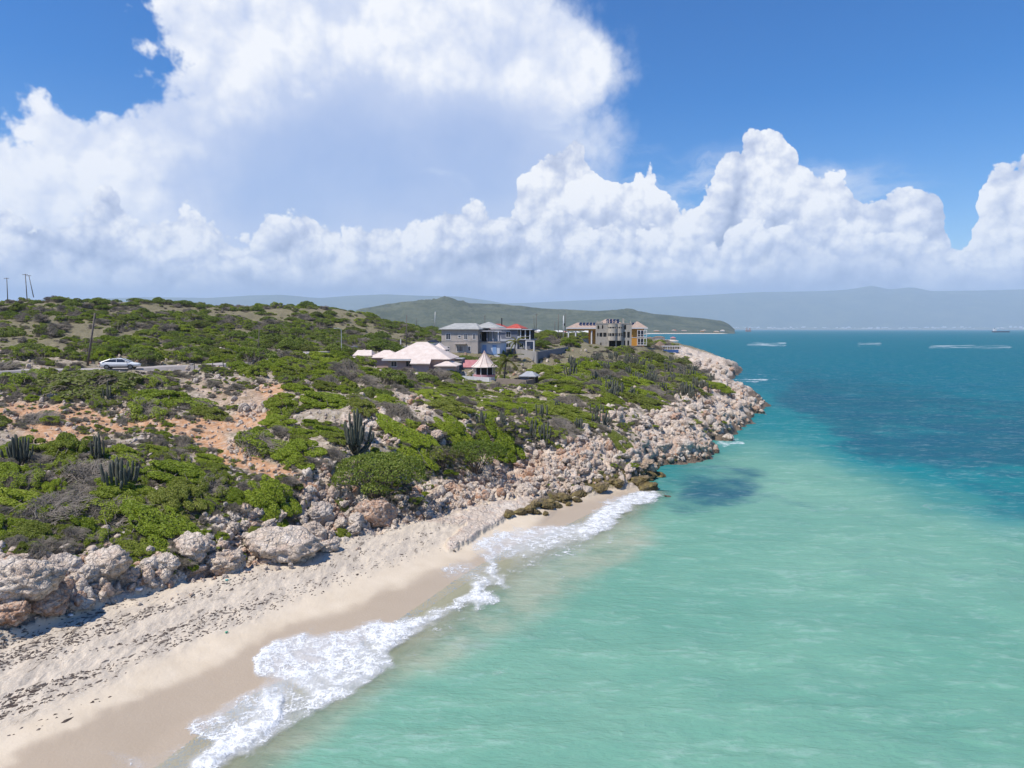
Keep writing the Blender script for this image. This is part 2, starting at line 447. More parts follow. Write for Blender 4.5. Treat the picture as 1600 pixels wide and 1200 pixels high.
Z_SAND = zone([[(-480, 1215), (-100, 1012), (0, 977), (60, 957), (130, 946), (200, 926), (330, 896), (400, 882), (500, 853), (560, 837), (640, 813), (700, 802), (745, 790), (790, 778), (830, 776),
                (870, 778), (905, 768), (950, 752), (1020, 748), (1060, 800), (700, 1010), (200, 1450), (-480, 1720)]], 1)
Z_ROCK = zone([[(-480, 1010), (-100, 890), (0, 858), (80, 866), (150, 858), (180, 862), (215, 878), (250, 850), (290, 828), (330, 808), (390, 800), (440, 785), (480, 768), (540, 770), (600, 790), (660, 765),
                (700, 750), (745, 732), (790, 708), (830, 694), (880, 684), (930, 670), (960, 692), (1000, 692), (990, 672), (930, 656), (950, 634), (985, 636), (1000, 652), (1040, 636), (1060, 618), (1100, 598), (1130, 596),
                (1100, 580), (1075, 563), (1040, 548), (1070, 545), (1180, 570), (1180, 595), (1220, 632), (1150, 695), (1140, 730), (1050, 740), (1050, 757), (960, 764), (870, 782), (790, 780), (740, 792), (640, 818),
                (500, 858), (330, 900), (130, 950), (0, 982), (-480, 1225)],
               ([(530, 650), (600, 640), (690, 682), (705, 704), (640, 706), (560, 690)], .75), ([(160, 720), (190, 715), (210, 738), (170, 738)], .6), ([(610, 610), (650, 615), (700, 660), (640, 650)], .5),
               ([(370, 640), (440, 625), (430, 645), (380, 655)], .7), ([(340, 690), (380, 680), (395, 705), (350, 705)], .6), ([(480, 700), (620, 770), (560, 800), (470, 760)], .45)], 1)
Z_ORANGE = zone([strip([(-200, 640), (0, 638), (60, 648), (180, 658), (280, 667), (370, 664), (430, 648), (440, 622), (410, 598)], 9), strip([(280, 668), (340, 698), (400, 724), (470, 754), (530, 785)], 13),
                 ([(230, 592), (330, 588), (440, 600), (450, 640), (380, 650), (300, 620)], .35), strip([(40, 668), (90, 684), (140, 690)], 7), ([(295, 770), (345, 765), (350, 800), (310, 800)], .8), ([(470, 750), (560, 775), (600, 800), (560, 815), (490, 790)], .7),
                 ([(0, 625), (200, 640), (230, 680), (0, 690)], .35), strip([(520, 850), (350, 893), (250, 920)], 8), strip([(700, 770), (820, 745), (930, 700)], 12), strip([(940, 690), (1000, 705), (1060, 702), (1100, 700)], 8)], 2)
Z_ROAD = zone([], 0)
Z_WET = zone([[(-480, 1700), (0, 1195), (60, 1165), (150, 1110), (240, 1080), (330, 1040), (420, 985), (520, 960), (600, 925), (650, 905), (700, 880), (745, 872), (780, 850), (830, 830), (850, 800), (890, 785), (930, 775), (970, 765), (1030, 765),
               (1040, 800), (700, 1010), (200, 1450), (-480, 1720)]], 1)
Z_WRACK = zone([([(-480, 1250), (0, 1010), (150, 965), (300, 930), (460, 880), (560, 845), (680, 808), (740, 800), (690, 845), (600, 870), (500, 905), (400, 955), (260, 1010), (120, 1075), (0, 1130), (-480, 1420)], 1.0)], 5)
Z_DARKROCK = zone([strip([(704, 862), (749, 838), (794, 810), (834, 798)], 3), strip([(834, 796), (880, 774), (940, 752), (1000, 740), (1030, 735)], 11), strip([(1000, 735), (1060, 722), (1115, 716)], 9), strip([(1115, 712), (1120, 695), (1170, 664), (1197, 632), (1170, 612)], 9),
                   strip([(1135, 600), (1160, 580), (1130, 565)], 5)], 1)
Z_ALGAE = zone([strip([(760, 845), (800, 812), (850, 790), (905, 768), (960, 755), (1010, 742)], 9), ([(905, 745), (1010, 735), (1030, 745), (960, 765), (900, 770)], 1)], 2)

def masks_at(x, y, z, warp=6.0):
    px, py = to_px(x, y, z)
    sc = np.clip(40.0 / np.maximum(y, 8.0), 0.15, 1.6)
    px = px + (fbm(x * .9, y * .9, 3, 91) - .5) * 2 * warp * 2 * sc
    py = py + (fbm(x * .9 + 31, y * .9, 3, 92) - .5) * 2 * warp * sc
    return px, py

# levelled yards: (px, distance, height, radius)
PADS = [(655, 136, 7.9, 10.5), (757, 124, 6.75, 5.0), (826, 117, 5.7, 4.0), (730, 139, 8.0, 4.0), (566, 137, 8.6, 4.5), (722, 166, 10.5, 8), (790, 189, 10.6, 8), (958, 246, 9.9, 9), (905, 268, 9.7, 8)]
Z_LEDGE = zone([[(640, 822), (700, 806), (790, 783), (850, 780), (885, 772), (870, 784), (832, 796), (792, 809), (747, 837), (707, 860), (688, 856), (735, 818)]], 0)
def land_height(x, y, detail=True):
    """final ground height; also returns the attributes painted on the ground"""
    sd, k = shore(x, y)
    wob = (fbm(x * .35, y * .35, 4, 5) - .5) * np.clip(k * 2.6 - .2, 0, 3.0) * np.clip(y / 80, .6, 1.8)
    sd = sd + wob
    zt = np.maximum(tps_height(x, y), 0.35)
    padw = np.zeros(x.shape)
    for ppx, pY, pz, pr in PADS:
        w = sst(pr * 1.55 - np.hypot(x - (ppx - 800) / 1080.0 * pY, y - pY), 0, pr * .55)
        zt = zt * (1 - w) + pz * w; padw = np.maximum(padw, w)
    cap = np.where(sd > 0, k * sd + .02 * np.minimum(sd, 10) + .9 * np.maximum(sd - 13, 0), 0)
    hsm = 0.35
    z = -np.log(np.exp(-np.clip(zt, -5, 60) / hsm) + np.exp(-np.clip(cap, -5, 60) / hsm) + 1e-30) * hsm
    z = np.where(sd > 0, np.minimum(np.maximum(z, 0.0), np.minimum(zt, np.maximum(cap, 0))), 0)
    depth = np.where(k > .5, .5, .055) * np.minimum(-sd, 6) + .03 * np.maximum(-sd, 0)
    z = np.where(sd > 0, z, -np.minimum(depth, 7.0))
    px, py = masks_at(x, y, z)
    rock = sample(Z_ROCK, px, py); sand = sample(Z_SAND, px, py) * (1 - .85 * sst(rock, .35, .65))
    near = sd > -25
    rock = np.where(near & (y < 700), rock, 0)
    if detail:
        r = np.where((rock > .02), rock, 0)
        idx = np.nonzero((r > .02) & (y < 420))
        bump = np.zeros(x.shape)
        if len(idx[0]):
            xx, yy, rr = x[idx], y[idx], r[idx]
            wx = xx + (fbm(xx * .8, yy * .8, 3, 41) - .5) * 1.6; wy = yy + (fbm(xx * .8, yy * .8, 3, 42) - .5) * 1.6
            tot = np.zeros(xx.shape)
            big = sst(fbm(xx * .11, yy * .11, 3, 77), .38, .62)
            for s, amp, sd_i, thr in ((4.8, 1.25, 3, .35), (2.4, .62, 13, .2), (1.2, .30, 23, .1), (.6, .10, 33, .0)):
                d1, d2, idn = worley(wx / s, wy / (s * 1.0), sd_i)
                dome = np.sqrt(np.clip(1 - (d1 / .62) ** 2, 0, 1)) * np.where(idn > thr, .35 + .65 * idn, 0.05)
                tot += dome * amp * (big * np.clip(yy / 75, .35, 1) if s > 4 else 1.0)
            pits = sst(fbm(xx * 2.6, yy * 2.6, 3, 55), .58, .72) * .14
            grain = (1 - 2 * np.abs(fbm(xx * .9, yy * .9, 5, 61, .55) - .5) * 2.2) * .32 - .1
            edge = sst(rr, .1, .65)
            bump[idx] = (tot * .85 - pits + grain - .45) * edge * np.clip(.35 + np.abs(sd[idx]) * .25, 0, 1) * np.where(sand[idx] > .5, .3, 1)
        soft = (1 - padw) * (fbm(x * .22, y * .22, 4, 7) - .5) * .9 * (1 - sand) * np.clip(y / 45, .3, 1.6) * sst(sd, 1, 8)
        soft += (fbm(x * .05, y * .05, 3, 8) - .5) * 3.0 * (1 - padw) * sst(y, 120, 260) * sst(sd, 10, 40)
        rubble = (fbm(x * 1.1, y * 1.1, 4, 9, .6) - .5) * .5 * (1 - sand) * (1 - rock) * sst(sd, 1, 6)
        sandy = ((fbm(x * .5, y * .5, 3, 15) - .5) * .12 + (fbm(x * 2.2, y * 2.2, 4, 16) - .5) * (.05 + .16 * sample(Z_WRACK, px, py))) * sand * sst(sd, 3.0, 7)
        ledge = sample(Z_LEDGE, px, py) * (y < 90) * (sd > 0)
        z = z + ledge * (.24 + .25 * (fbm(x * 1.3, y * 1.3, 4, 88) - .5))
        rock = np.maximum(rock, ledge); sand = sand * (1 - ledge * .9)
        z = z + np.where(sd > -3, bump, 0) + soft + rubble + sandy
        z = np.where((sd <= 0) & (z > -.03) & (rock < .2), -.03, z)
    return z, sd, rock, sand, px, py

def make_grid(name, X, Y, Z, attrs, mat, kind=None, cull=None, smooth=True):
    nr, nc = X.shape
    co = np.stack([X, Y, Z], -1).reshape(-1, 3).astype(np.float32)
    i = np.arange(nr * nc).reshape(nr, nc)
    f = np.stack([i[:-1, :-1], i[:-1, 1:], i[1:, 1:], i[1:, :-1]], -1).reshape(-1, 4)
    if cull is not None:
        f = f[cull.reshape(-1)[f].any(1)]
        used = np.zeros(len(co), bool); used[f.reshape(-1)] = True
        remap = np.cumsum(used) - 1
        co = co[used]; f = remap[f]
        attrs = {k: v.reshape(-1)[used] for k, v in attrs.items()}
    me = bpy.data.meshes.new(name)
    me.vertices.add(len(co)); me.vertices.foreach_set('co', co.reshape(-1))
    me.loops.add(len(f) * 4); me.polygons.add(len(f))
    me.loops.foreach_set('vertex_index', f.reshape(-1).astype(np.int32))
    me.polygons.foreach_set('loop_start', (np.arange(len(f)) * 4).astype(np.int32))
    me.polygons.foreach_set('use_smooth', np.full(len(f), smooth))
    me.update(calc_edges=True)
    for k, v in attrs.items():
        a = me.attributes.new(k, 'FLOAT', 'POINT'); a.data.foreach_set('value', v.reshape(-1).astype(np.float32))
    me.materials.append(mat)
    o = bpy.data.objects.new(name, me); C.objects.link(o)
    if kind: o['kind'] = kind
    return o

def new_mat(name):
    m = bpy.data.materials.new(name); m.use_nodes = True
    t = NT(m.node_tree); t.n.clear()
    out = t.node('ShaderNodeOutputMaterial')
    return m, t, out
def pbsdf(t, out, col, rough=.8, bump=None, strength=.3, dist=.05, spec=.3, **kw):
    b = t.node('ShaderNodeBsdfPrincipled')
    t.put(b.inputs['Base Color'], col); t.put(b.inputs['Roughness'], rough)
    b.inputs['Specular IOR Level'].default_value = spec
    for k, v in kw.items(): t.put(b.inputs[k.replace('_', ' ')], v)
    if bump is not None:
        bn = t.node('ShaderNodeBump'); bn.inputs['Strength'].default_value = strength; bn.inputs['Distance'].default_value = dist
        t.put(bn.inputs['Height'], bump); t.l.new(bn.outputs[0], b.inputs['Normal'])
    t.l.new(b.outputs[0], out.inputs[0])
    return b

def rock_colour(t, pos, orange, dark, algae):
    n1 = t.noise(pos, .55, 5, .6)[0]; n2 = t.noise(pos, 3.2, 6, .65)[0]; n3 = t.noise(t.vec('ADD', pos, (9, 4, 2)), 1.3, 5, .6)[0]
    c = t.ramp(n1, [(.3, (.53, .42, .325)), (.5, (.68, .57, .455)), (.7, (.77, .68, .57))])
    c = t.mix(t.mul(t.ss(n3, .50, .72), .55), c, (.56, .36, .25))
    c = t.mix(t.mul(orange, t.ss(n2, .35, .6)), c, (.47, .22, .10))
    grey = t.ss(t.noise(t.vec('ADD', pos, (3, 1, 7)), .9, 5, .65)[0], .52, .68)
    c = t.mix(t.mul(grey, .35), c, (.33, .295, .27))
    wp = t.vec('ADD', pos, t.vec('SCALE', t.noise(pos, 2.4, 3)[1], .5))
    pit = t.voro(wp, 2.6, 'F1', 0)[0]; crack = t.voro(wp, 1.3, 'DISTANCE_TO_EDGE')[0]; crack2 = t.voro(wp, 4.2, 'DISTANCE_TO_EDGE')[0]
    c = t.mix(t.ss(n2, .56, .72, 0, .32), c, (.20, .16, .13))
    c = t.mix(t.mul(t.ss(pit, .20, .06), t.ss(n3, .40, .55)), c, (.10, .08, .07))
    c = t.mix(t.mx(t.ss(crack, .04, .0, 0, .55), t.ss(crack2, .03, .0, 0, .3)), c, (.20, .155, .125))
    pit = t.add(t.mn(crack, .12), t.mn(t.mul(crack2, .5), .06))
    dk = t.ss(t.add(dark, t.mul(t.sub(n2, .5), .8)), .25, .75)
    c = t.mix(t.mul(dk, .85), c, (.105, .075, .05))
    c = t.mix(t.ss(t.add(algae, t.mul(t.sub(n3, .5), 1.2)), .4, .8, 0, .9), c, t.mix(t.ss(n2, .4, .6), (.07, .055, .02), (.20, .17, .045)))
    return c, n2, pit

def ground_material():
    m, t, out = new_mat('ground')
    pos = t.node('ShaderNodeNewGeometry').outputs['Position']
    rock, sand, orange, wet, wrack, dark, algae, dry = [t.attr(a) for a in ('rock', 'sand', 'orange', 'wet', 'wrack', 'darkrock', 'algae', 'grass')]
    n1 = t.noise(pos, .35, 5, .6)[0]; n2 = t.noise(pos, 1.7, 6, .65)[0]; n4 = t.noise(pos, 7.0, 5, .65)[0]
    # stony soil with dry grass
    soil = t.ramp(n2, [(.3, (.19, .15, .105)), (.48, (.36, .295, .22)), (.66, (.54, .465, .38))])
    soil = t.mix(t.ss(t.add(n4, t.mul(t.sub(n2, .5), .6)), .55, .72, 0, .8), soil, (.56, .50, .43))
    st = t.voro(t.vec('ADD', pos, t.vec('SCALE', t.noise(pos, 2.0, 2)[1], .4)), 3.1, 'F1', 0)
    soil = t.mix(t.ss(st[0], .16, .05, 0, .7), soil, (.60, .55, .48))
    gcol = t.ramp(n4, [(.3, (.075, .075, .03)), (.5, (.165, .145, .075)), (.7, (.27, .235, .15))])
    soil = t.mix(t.ss(t.add(t.add(t.mul(dry, .50), .10), t.add(t.mul(t.sub(n1, .5), 1.3), t.mul(t.sub(n4, .5), .7))), .10, .42, 0, .88), soil, gcol)
    orc = t.ramp(n2, [(.3, (.40, .20, .095)), (.5, (.52, .30, .165)), (.68, (.58, .45, .33))])
    soil = t.mix(t.ss(t.add(orange, t.mul(t.sub(n2, .5), .5)), .18, .62), soil, orc)
    rc, rn, pit = rock_colour(t, pos, t.mul(orange, .9), dark, algae)
    c = t.mix(t.ss(t.add(rock, t.mul(t.sub(n2, .5), .9)), .25, .6), soil, rc)
    # beach sand: pale dry, brown where the swash has wetted it, seaweed crumbs on the strand line
    rmp = t.node('ShaderNodeMapping'); rmp.inputs['Rotation'].default_value = (0, 0, R(-52)); rmp.inputs['Scale'].default_value = (1.0, .30, 1.0)
    t.l.new(pos, rmp.inputs[0]); rot_pos = rmp.outputs[0]
    sn = t.noise(pos, .8, 4, .5)[0]; sf = t.noise(pos, 22.0, 3, .6)[0]
    sc = t.ramp(sn, [(.3, (.60, .50, .365)), (.7, (.67, .57, .43))])
    sc = t.mix(t.mul(wrack, .55), sc, (.62, .54, .44))
    sc = t.mix(t.ss(sf, .35, .7, 0, .15), sc, (.40, .31, .23))
    sn2 = t.noise(rot_pos, 1.6, 6, .7)[0]
    sc = t.mix(t.mul(t.ss(t.add(sn2, t.mul(t.sub(n4, .5), .5)), .40, .60, 0, .75), t.ss(wrack, .05, .5)), sc, t.ramp(n4, [(.3, (.30, .25, .195)), (.7, (.52, .455, .375))]))
    sc = t.mix(t.mul(t.ss(t.noise(pos, 13.0, 4, .7)[0], .56, .66), t.ss(wrack, .05, .4)), sc, (.68, .62, .53))
    sc = t.mix(t.mul(wet, .80), sc, (.395, .31, .22))
    rot = t.node('ShaderNodeMapping'); rot.inputs['Rotation'].default_value = (0, 0, R(-52)); rot.inputs['Scale'].default_value = (1.0, .30, 1.0)
    t.l.new(pos, rot.inputs[0])
    w1 = t.noise(rot.outputs[0], 3.4, 5, .68, .6)[0]; w2 = t.noise(rot.outputs[0], .8, 3, .6)[0]
    wv = t.add(t.mul(w1, 1.0), t.mul(t.sub(w2, .5), .55))
    wk = t.mul(t.ss(wv, .60, .70), t.ss(wrack, .1, .6))
    sc = t.mix(t.mul(wk, .85), sc, t.ramp(n4, [(.35, (.085, .065, .05)), (.65, (.20, .165, .13))]))
    c = t.mix(t.ss(t.add(sand, t.mul(t.sub(n4, .5), .25)), .42, .6), c, sc)
    rough = t.m('MULTIPLY_ADD', t.mul(wet, sand), -.55, .92)
    bmp = t.add(t.mul(n4, t.m('MULTIPLY_ADD', sand, -.85, 1.0)), t.mul(t.add(rn, t.mul(pit, 7.0)), t.mul(rock, 1.2)))
    bmp = t.add(bmp, t.mul(t.mul(wrack, sand), t.mul(sn2, 1.6)))
    bmp = t.add(bmp, t.mul(wk, .5))
    pbsdf(t, out, c, rough, bmp, .55, .22, .25)
    return m

def build_ground():
    na, nr = 860, 980
    az = np.concatenate([np.linspace(-66, -38, 90, endpoint=False), np.linspace(-38, 24, na - 90)])
    rr = np.exp(np.linspace(math.log(11.0), math.log(2200.0), nr))
    A, RR = np.meshgrid(np.radians(az), rr)
    X = RR * np.sin(A); Y = RR * np.cos(A)
    z, sd, rock, sand, px, py = land_height(X, Y)
    k_ = shore(X, Y)[1]
    at = {'rock': rock, 'sand': sand, 'orange': sample(Z_ORANGE, px, py), 'wet': sample(Z_WET, px, py), 'wrack': sample(Z_WRACK, px, py),
          'darkrock': np.maximum(sample(Z_DARKROCK, px, py), sst(1.6 - z, 0, 1.1) * sst(rock, .2, .5) * sst(k_, .2, .6)), 'algae': sample(Z_ALGAE, px, py), 'grass': sst(Y, 60, 170)}
    at['wet'] = np.maximum(at['wet'], sst(-sd, -1.5, 1.0))
    return make_grid('ground', X, Y, z, at, ground_material(), 'structure', cull=(sd > -30))
ground = build_ground()

# cached coarse look-up of the finished ground for setting things down
from mathutils.bvhtree import BVHTree
def _bvh(o):
    me = o.data
    co = np.empty(len(me.vertices) * 3, np.float32); me.vertices.foreach_get('co', co)
    lv = np.empty(len(me.polygons) * 4, np.int32); me.loops.foreach_get('vertex_index', lv)
    return BVHTree.FromPolygons(co.reshape(-1, 3).tolist(), lv.reshape(-1, 4).tolist())
GBVH = _bvh(ground)
def ground_z(x, y):
    h = GBVH.ray_cast(Vector((x, y, 200)), Vector((0, 0, -1)))
    return h[0].z if h[0] is not None else 0.0
def hit(px, py):
    """where the sight line through a point of the photograph meets the ground"""
    a, b = ray(px, py)
    h = GBVH.ray_cast(Vector((0, 0, CAM_H)), Vector((a, 1, b)).normalized())
    return h[0]
# ------------------------------------------------------------------ the sea
Z_DEEP = zone([[(1240, 590), (1330, 600), (1480, 612), (1620, 628), (2100, 640), (2100, 760), (1620, 742), (1560, 735), (1440, 726), (1370, 722), (1320, 705), (1270, 672), (1225, 640), (1215, 610)],
               ([(1200, 575), (1300, 583), (1420, 592), (1420, 612), (1240, 600)], .5), ([(1470, 742), (1540, 744), (1640, 760), (2100, 780), (2100, 850), (1620, 815), (1560, 806), (1500, 770)], .85),
               ([(1020, 735), (1080, 730), (1150, 735), (1190, 752), (1160, 775), (1100, 790), (1050, 800), (1010, 775)], .95), ([(1000, 885), (1050, 890), (1050, 912), (1005, 910)], .45), ([(1090, 770), (1165, 790), (1120, 800), (1060, 800)], .4),
               ([(640, 960), (720, 990), (760, 1010), (700, 1030), (650, 1010)], .32), ([(930, 550), (2100, 545), (2100, 541), (930, 541)], .5), ([(930, 533), (2100, 532), (2100, 525), (930, 525)], .3), ([(1300, 560), (2100, 575), (2100, 566), (1350, 553)], .35)], 3)
Z_SHALLOW = zone([[(-480, 1800), (200, 1350), (420, 1200), (520, 1130), (650, 1040), (760, 990), (860, 950), (960, 890), (1010, 850), (1040, 800), (900, 780), (400, 950), (-480, 1500)]], 10)
Z_GREEN = zone([[(1130, 690), (1200, 690), (1300, 735), (1400, 760), (1560, 820), (2100, 900), (2100, 1800), (-480, 1800), (-480, 1500), (200, 1150), (600, 900), (900, 780), (1060, 740)]], 14)
Z_FOAMSEA = zone([([(1142, 594), (1160, 583), (1195, 584), (1215, 590), (1185, 598), (1150, 602)], 1.0), ([(1115, 690), (1150, 684), (1170, 693), (1130, 700)], .9), ([(1040, 720), (1120, 716), (1135, 722), (1080, 728), (1030, 730)], .55),
                  ([(1170, 664), (1200, 640), (1208, 645), (1180, 672)], .6), ([(1195, 628), (1210, 628), (1200, 640)], .5), ([(1010, 748), (1040, 742), (1070, 770), (1030, 790), (990, 790)], .6),
                  ([(1170, 537), (1228, 536.4), (1228, 540.5), (1170, 541)], 1.0), ([(1340, 538), (1376, 538), (1376, 541), (1340, 541)], .9), ([(1425, 539.5), (1480, 538.4), (1520, 538.6), (1580, 540.5), (1580, 544), (1500, 542.5), (1430, 541.8)], 1.0),
                  ([(1010, 535), (1066, 534.5), (1066, 539), (1010, 539)], .8), ([(1240, 538.5), (1330, 538.5), (1330, 540), (1240, 540)], .5)], 0)
def sea_material():
    m, t, out = new_mat('sea_water')
    pos = t.node('ShaderNodeNewGeometry').outputs['Position']
    deep, shallow, green, dist, edge, foam = [t.attr(a) for a in ('deep', 'shallow', 'green', 'far', 'edge', 'foamy')]
    n1 = t.noise(pos, .05, 5, .6)[0]; n2 = t.noise(pos, .22, 5, .62)[0]
    mp = t.node('ShaderNodeMapping'); mp.inputs['Rotation'].default_value = (0, 0, R(20)); mp.inputs['Scale'].default_value = (.38, 1.0, 1.0)
    t.l.new(pos, mp.inputs[0]); wpos = mp.outputs[0]
    w1 = t.noise(wpos, .55, 4, .6, .5)[0]; w2 = t.noise(wpos, 2.3, 5, .65, .4)[0]; w3 = t.noise(wpos, .12, 4, .6, .3)[0]
    c = t.mix(t.ss(t.add(dist, t.mul(t.sub(n1, .5), .35)), .1, .8), (.006, .190, .205), (.004, .120, .175))
    c = t.mix(t.ss(t.add(green, t.mul(t.sub(n2, .5), .25)), .2, .85), c, t.ramp(n1, [(.3, (.135, .330, .235)), (.7, (.20, .39, .28))]))
    c = t.mix(t.ss(t.add(deep, t.add(t.add(t.mul(t.sub(n2, .5), 1.4), t.mul(t.sub(n1, .5), 1.6)), t.mul(t.sub(w1, .5), .6))), .12, 1.15, 0, .92), c, (.006, .085, .135))
    c = t.mix(t.ss(t.add(shallow, t.mul(t.sub(n2, .5), .5)), .12, .75, 0, .88), c, t.ramp(n2, [(.33, (.20, .29, .20)), (.5, (.36, .39, .28)), (.62, (.40, .40, .29)), (.75, (.24, .27, .18))]))
    streak = t.ss(t.add(w2, t.mul(t.sub(w1, .5), .7)), .50, .75)
    c = t.mix(t.mul(streak, .20), c, (.50, .63, .58))
    c = t.mix(t.ss(t.add(w3, t.mul(t.sub(w1, .5), .5)), .42, .62, .28, 0), c, t.mix(.5, c, (.01, .16, .14)))
    cap = t.mul(t.ss(t.noise(t.vec('MULTIPLY', wpos, (1.0, 1.0, 1.0)), .36, 6, .72)[0], .715, .76), t.ss(dist, .05, .3))
    fo = t.ss(t.add(t.mul(foam, t.m('MULTIPLY_ADD', dist, -.16, .62)), t.add(t.mul(t.sub(t.noise(pos, .9, 5, .7)[0], .5), 1.3), t.mul(t.sub(t.noise(t.vec('MULTIPLY', pos, (.35, 1.0, 1.0)), .06, 5, .7)[0], .5), t.m('MULTIPLY_ADD', dist, 5.0, .6)))), .50, .95)
    fo = t.mul(fo, t.ss(foam, .05, .3))
    fo = t.mx(fo, t.mul(cap, .8))
    c = t.mix(t.mul(fo, .9), c, (.80, .84, .85))
    w4 = t.noise(wpos, 7.0, 3, .6, .3)[0]
    bs = t.add(t.add(t.mul(w1, .8), t.mul(w2, .42)), t.add(t.mul(w3, 1.5), t.mul(w4, .12)))
    # a wind-roughened sea: body colour plus sky reflection, the grazing reflection limited by wave slopes
    bn = t.node('ShaderNodeBump'); bn.inputs['Strength'].default_value = .6; bn.inputs['Distance'].default_value = .5
    t.put(bn.inputs['Height'], bs)
    df = t.node('ShaderNodeBsdfDiffuse'); t.put(df.inputs[0], c); t.l.new(bn.outputs[0], df.inputs['Normal'])
    gl = t.node('ShaderNodeBsdfGlossy'); gl.inputs['Roughness'].default_value = .16; t.l.new(bn.outputs[0], gl.inputs['Normal'])
    fr = t.node('ShaderNodeFresnel'); fr.inputs['IOR'].default_value = 1.33; t.l.new(bn.outputs[0], fr.inputs['Normal'])
    b = t.node('ShaderNodeMixShader'); t.put(b.inputs[0], t.mul(t.mn(fr.outputs[0], t.m('MULTIPLY_ADD', dist, -.09, .16)), t.m('MULTIPLY_ADD', fo, -1.0, 1.0)))
    t.l.new(df.outputs[0], b.inputs[1]); t.l.new(gl.outputs[0], b.inputs[2])
    tr = t.node('ShaderNodeBsdfTransparent'); tr.inputs[0].default_value = (.86, .93, .88, 1)
    ms = t.node('ShaderNodeMixShader')
    t.put(ms.inputs[0], t.mx(t.ss(t.add(edge, t.mul(t.sub(n2, .5), .12)), .0, .60, .03, 1.0), fo))
    t.l.new(tr.outputs[0], ms.inputs[1]); t.l.new(b.outputs[0], ms.inputs[2]); t.l.new(ms.outputs[0], out.inputs[0])
    return m
def build_sea():
    az = np.concatenate([np.linspace(-75, -38, 40, endpoint=False), np.linspace(-38, 40, 620, endpoint=False), np.linspace(40, 80, 40)])
    rr = np.exp(np.linspace(math.log(4.0), math.log(22000.0), 780))
    A, RR = np.meshgrid(np.radians(az), rr)
    X = RR * np.sin(A); Y = RR * np.cos(A)
    sd, k = shore(X, Y)
    px, py = to_px(X, Y, 0 * X)
    sc = np.clip(60.0 / np.maximum(Y, 8), .05, 1.2)
    wx = (fbm(X * .06, Y * .06, 5, 31, .6) - .5) * 150 * np.clip(sc * 2, .2, 1.2); wy = (fbm(X * .06 + 9, Y * .06, 5, 32, .6) - .5) * 50 * sc
    at = {'deep': sample(Z_DEEP, px + wx, py + wy), 'shallow': sample(Z_SHALLOW, px + wx, py + wy), 'green': sample(Z_GREEN, px + wx, py + wy),
          'foamy': sample(Z_FOAMSEA, px, py), 'far': sst(np.log(np.maximum(RR, 30)), math.log(70), math.log(420)), 'edge': np.clip(-sd * .16, 0, 1)}
    at['edge'] = np.where(k > .5, 1.0, at['edge'])
    # a low swell running in to the beach
    ph = (X * .80 - Y * .6) * .55 + (fbm(X * .05, Y * .05, 3, 61) - .5) * 16
    Zw = (np.sin(ph) * .07 + (fbm(X * .35, Y * .9, 4, 62) - .5) * .28) * sst(-sd, 1, 20) * np.clip(1 - RR / 700, 0, 1)
    cull = sd < 40
    cull &= ~((Y > 1300) & (X < 150) & (X < -0.02 * Y))
    return make_grid('sea_water', X, Y, Zw, at, sea_material(), 'structure', cull=(sd < 3.0) | (Y > 420))
sea = build_sea()

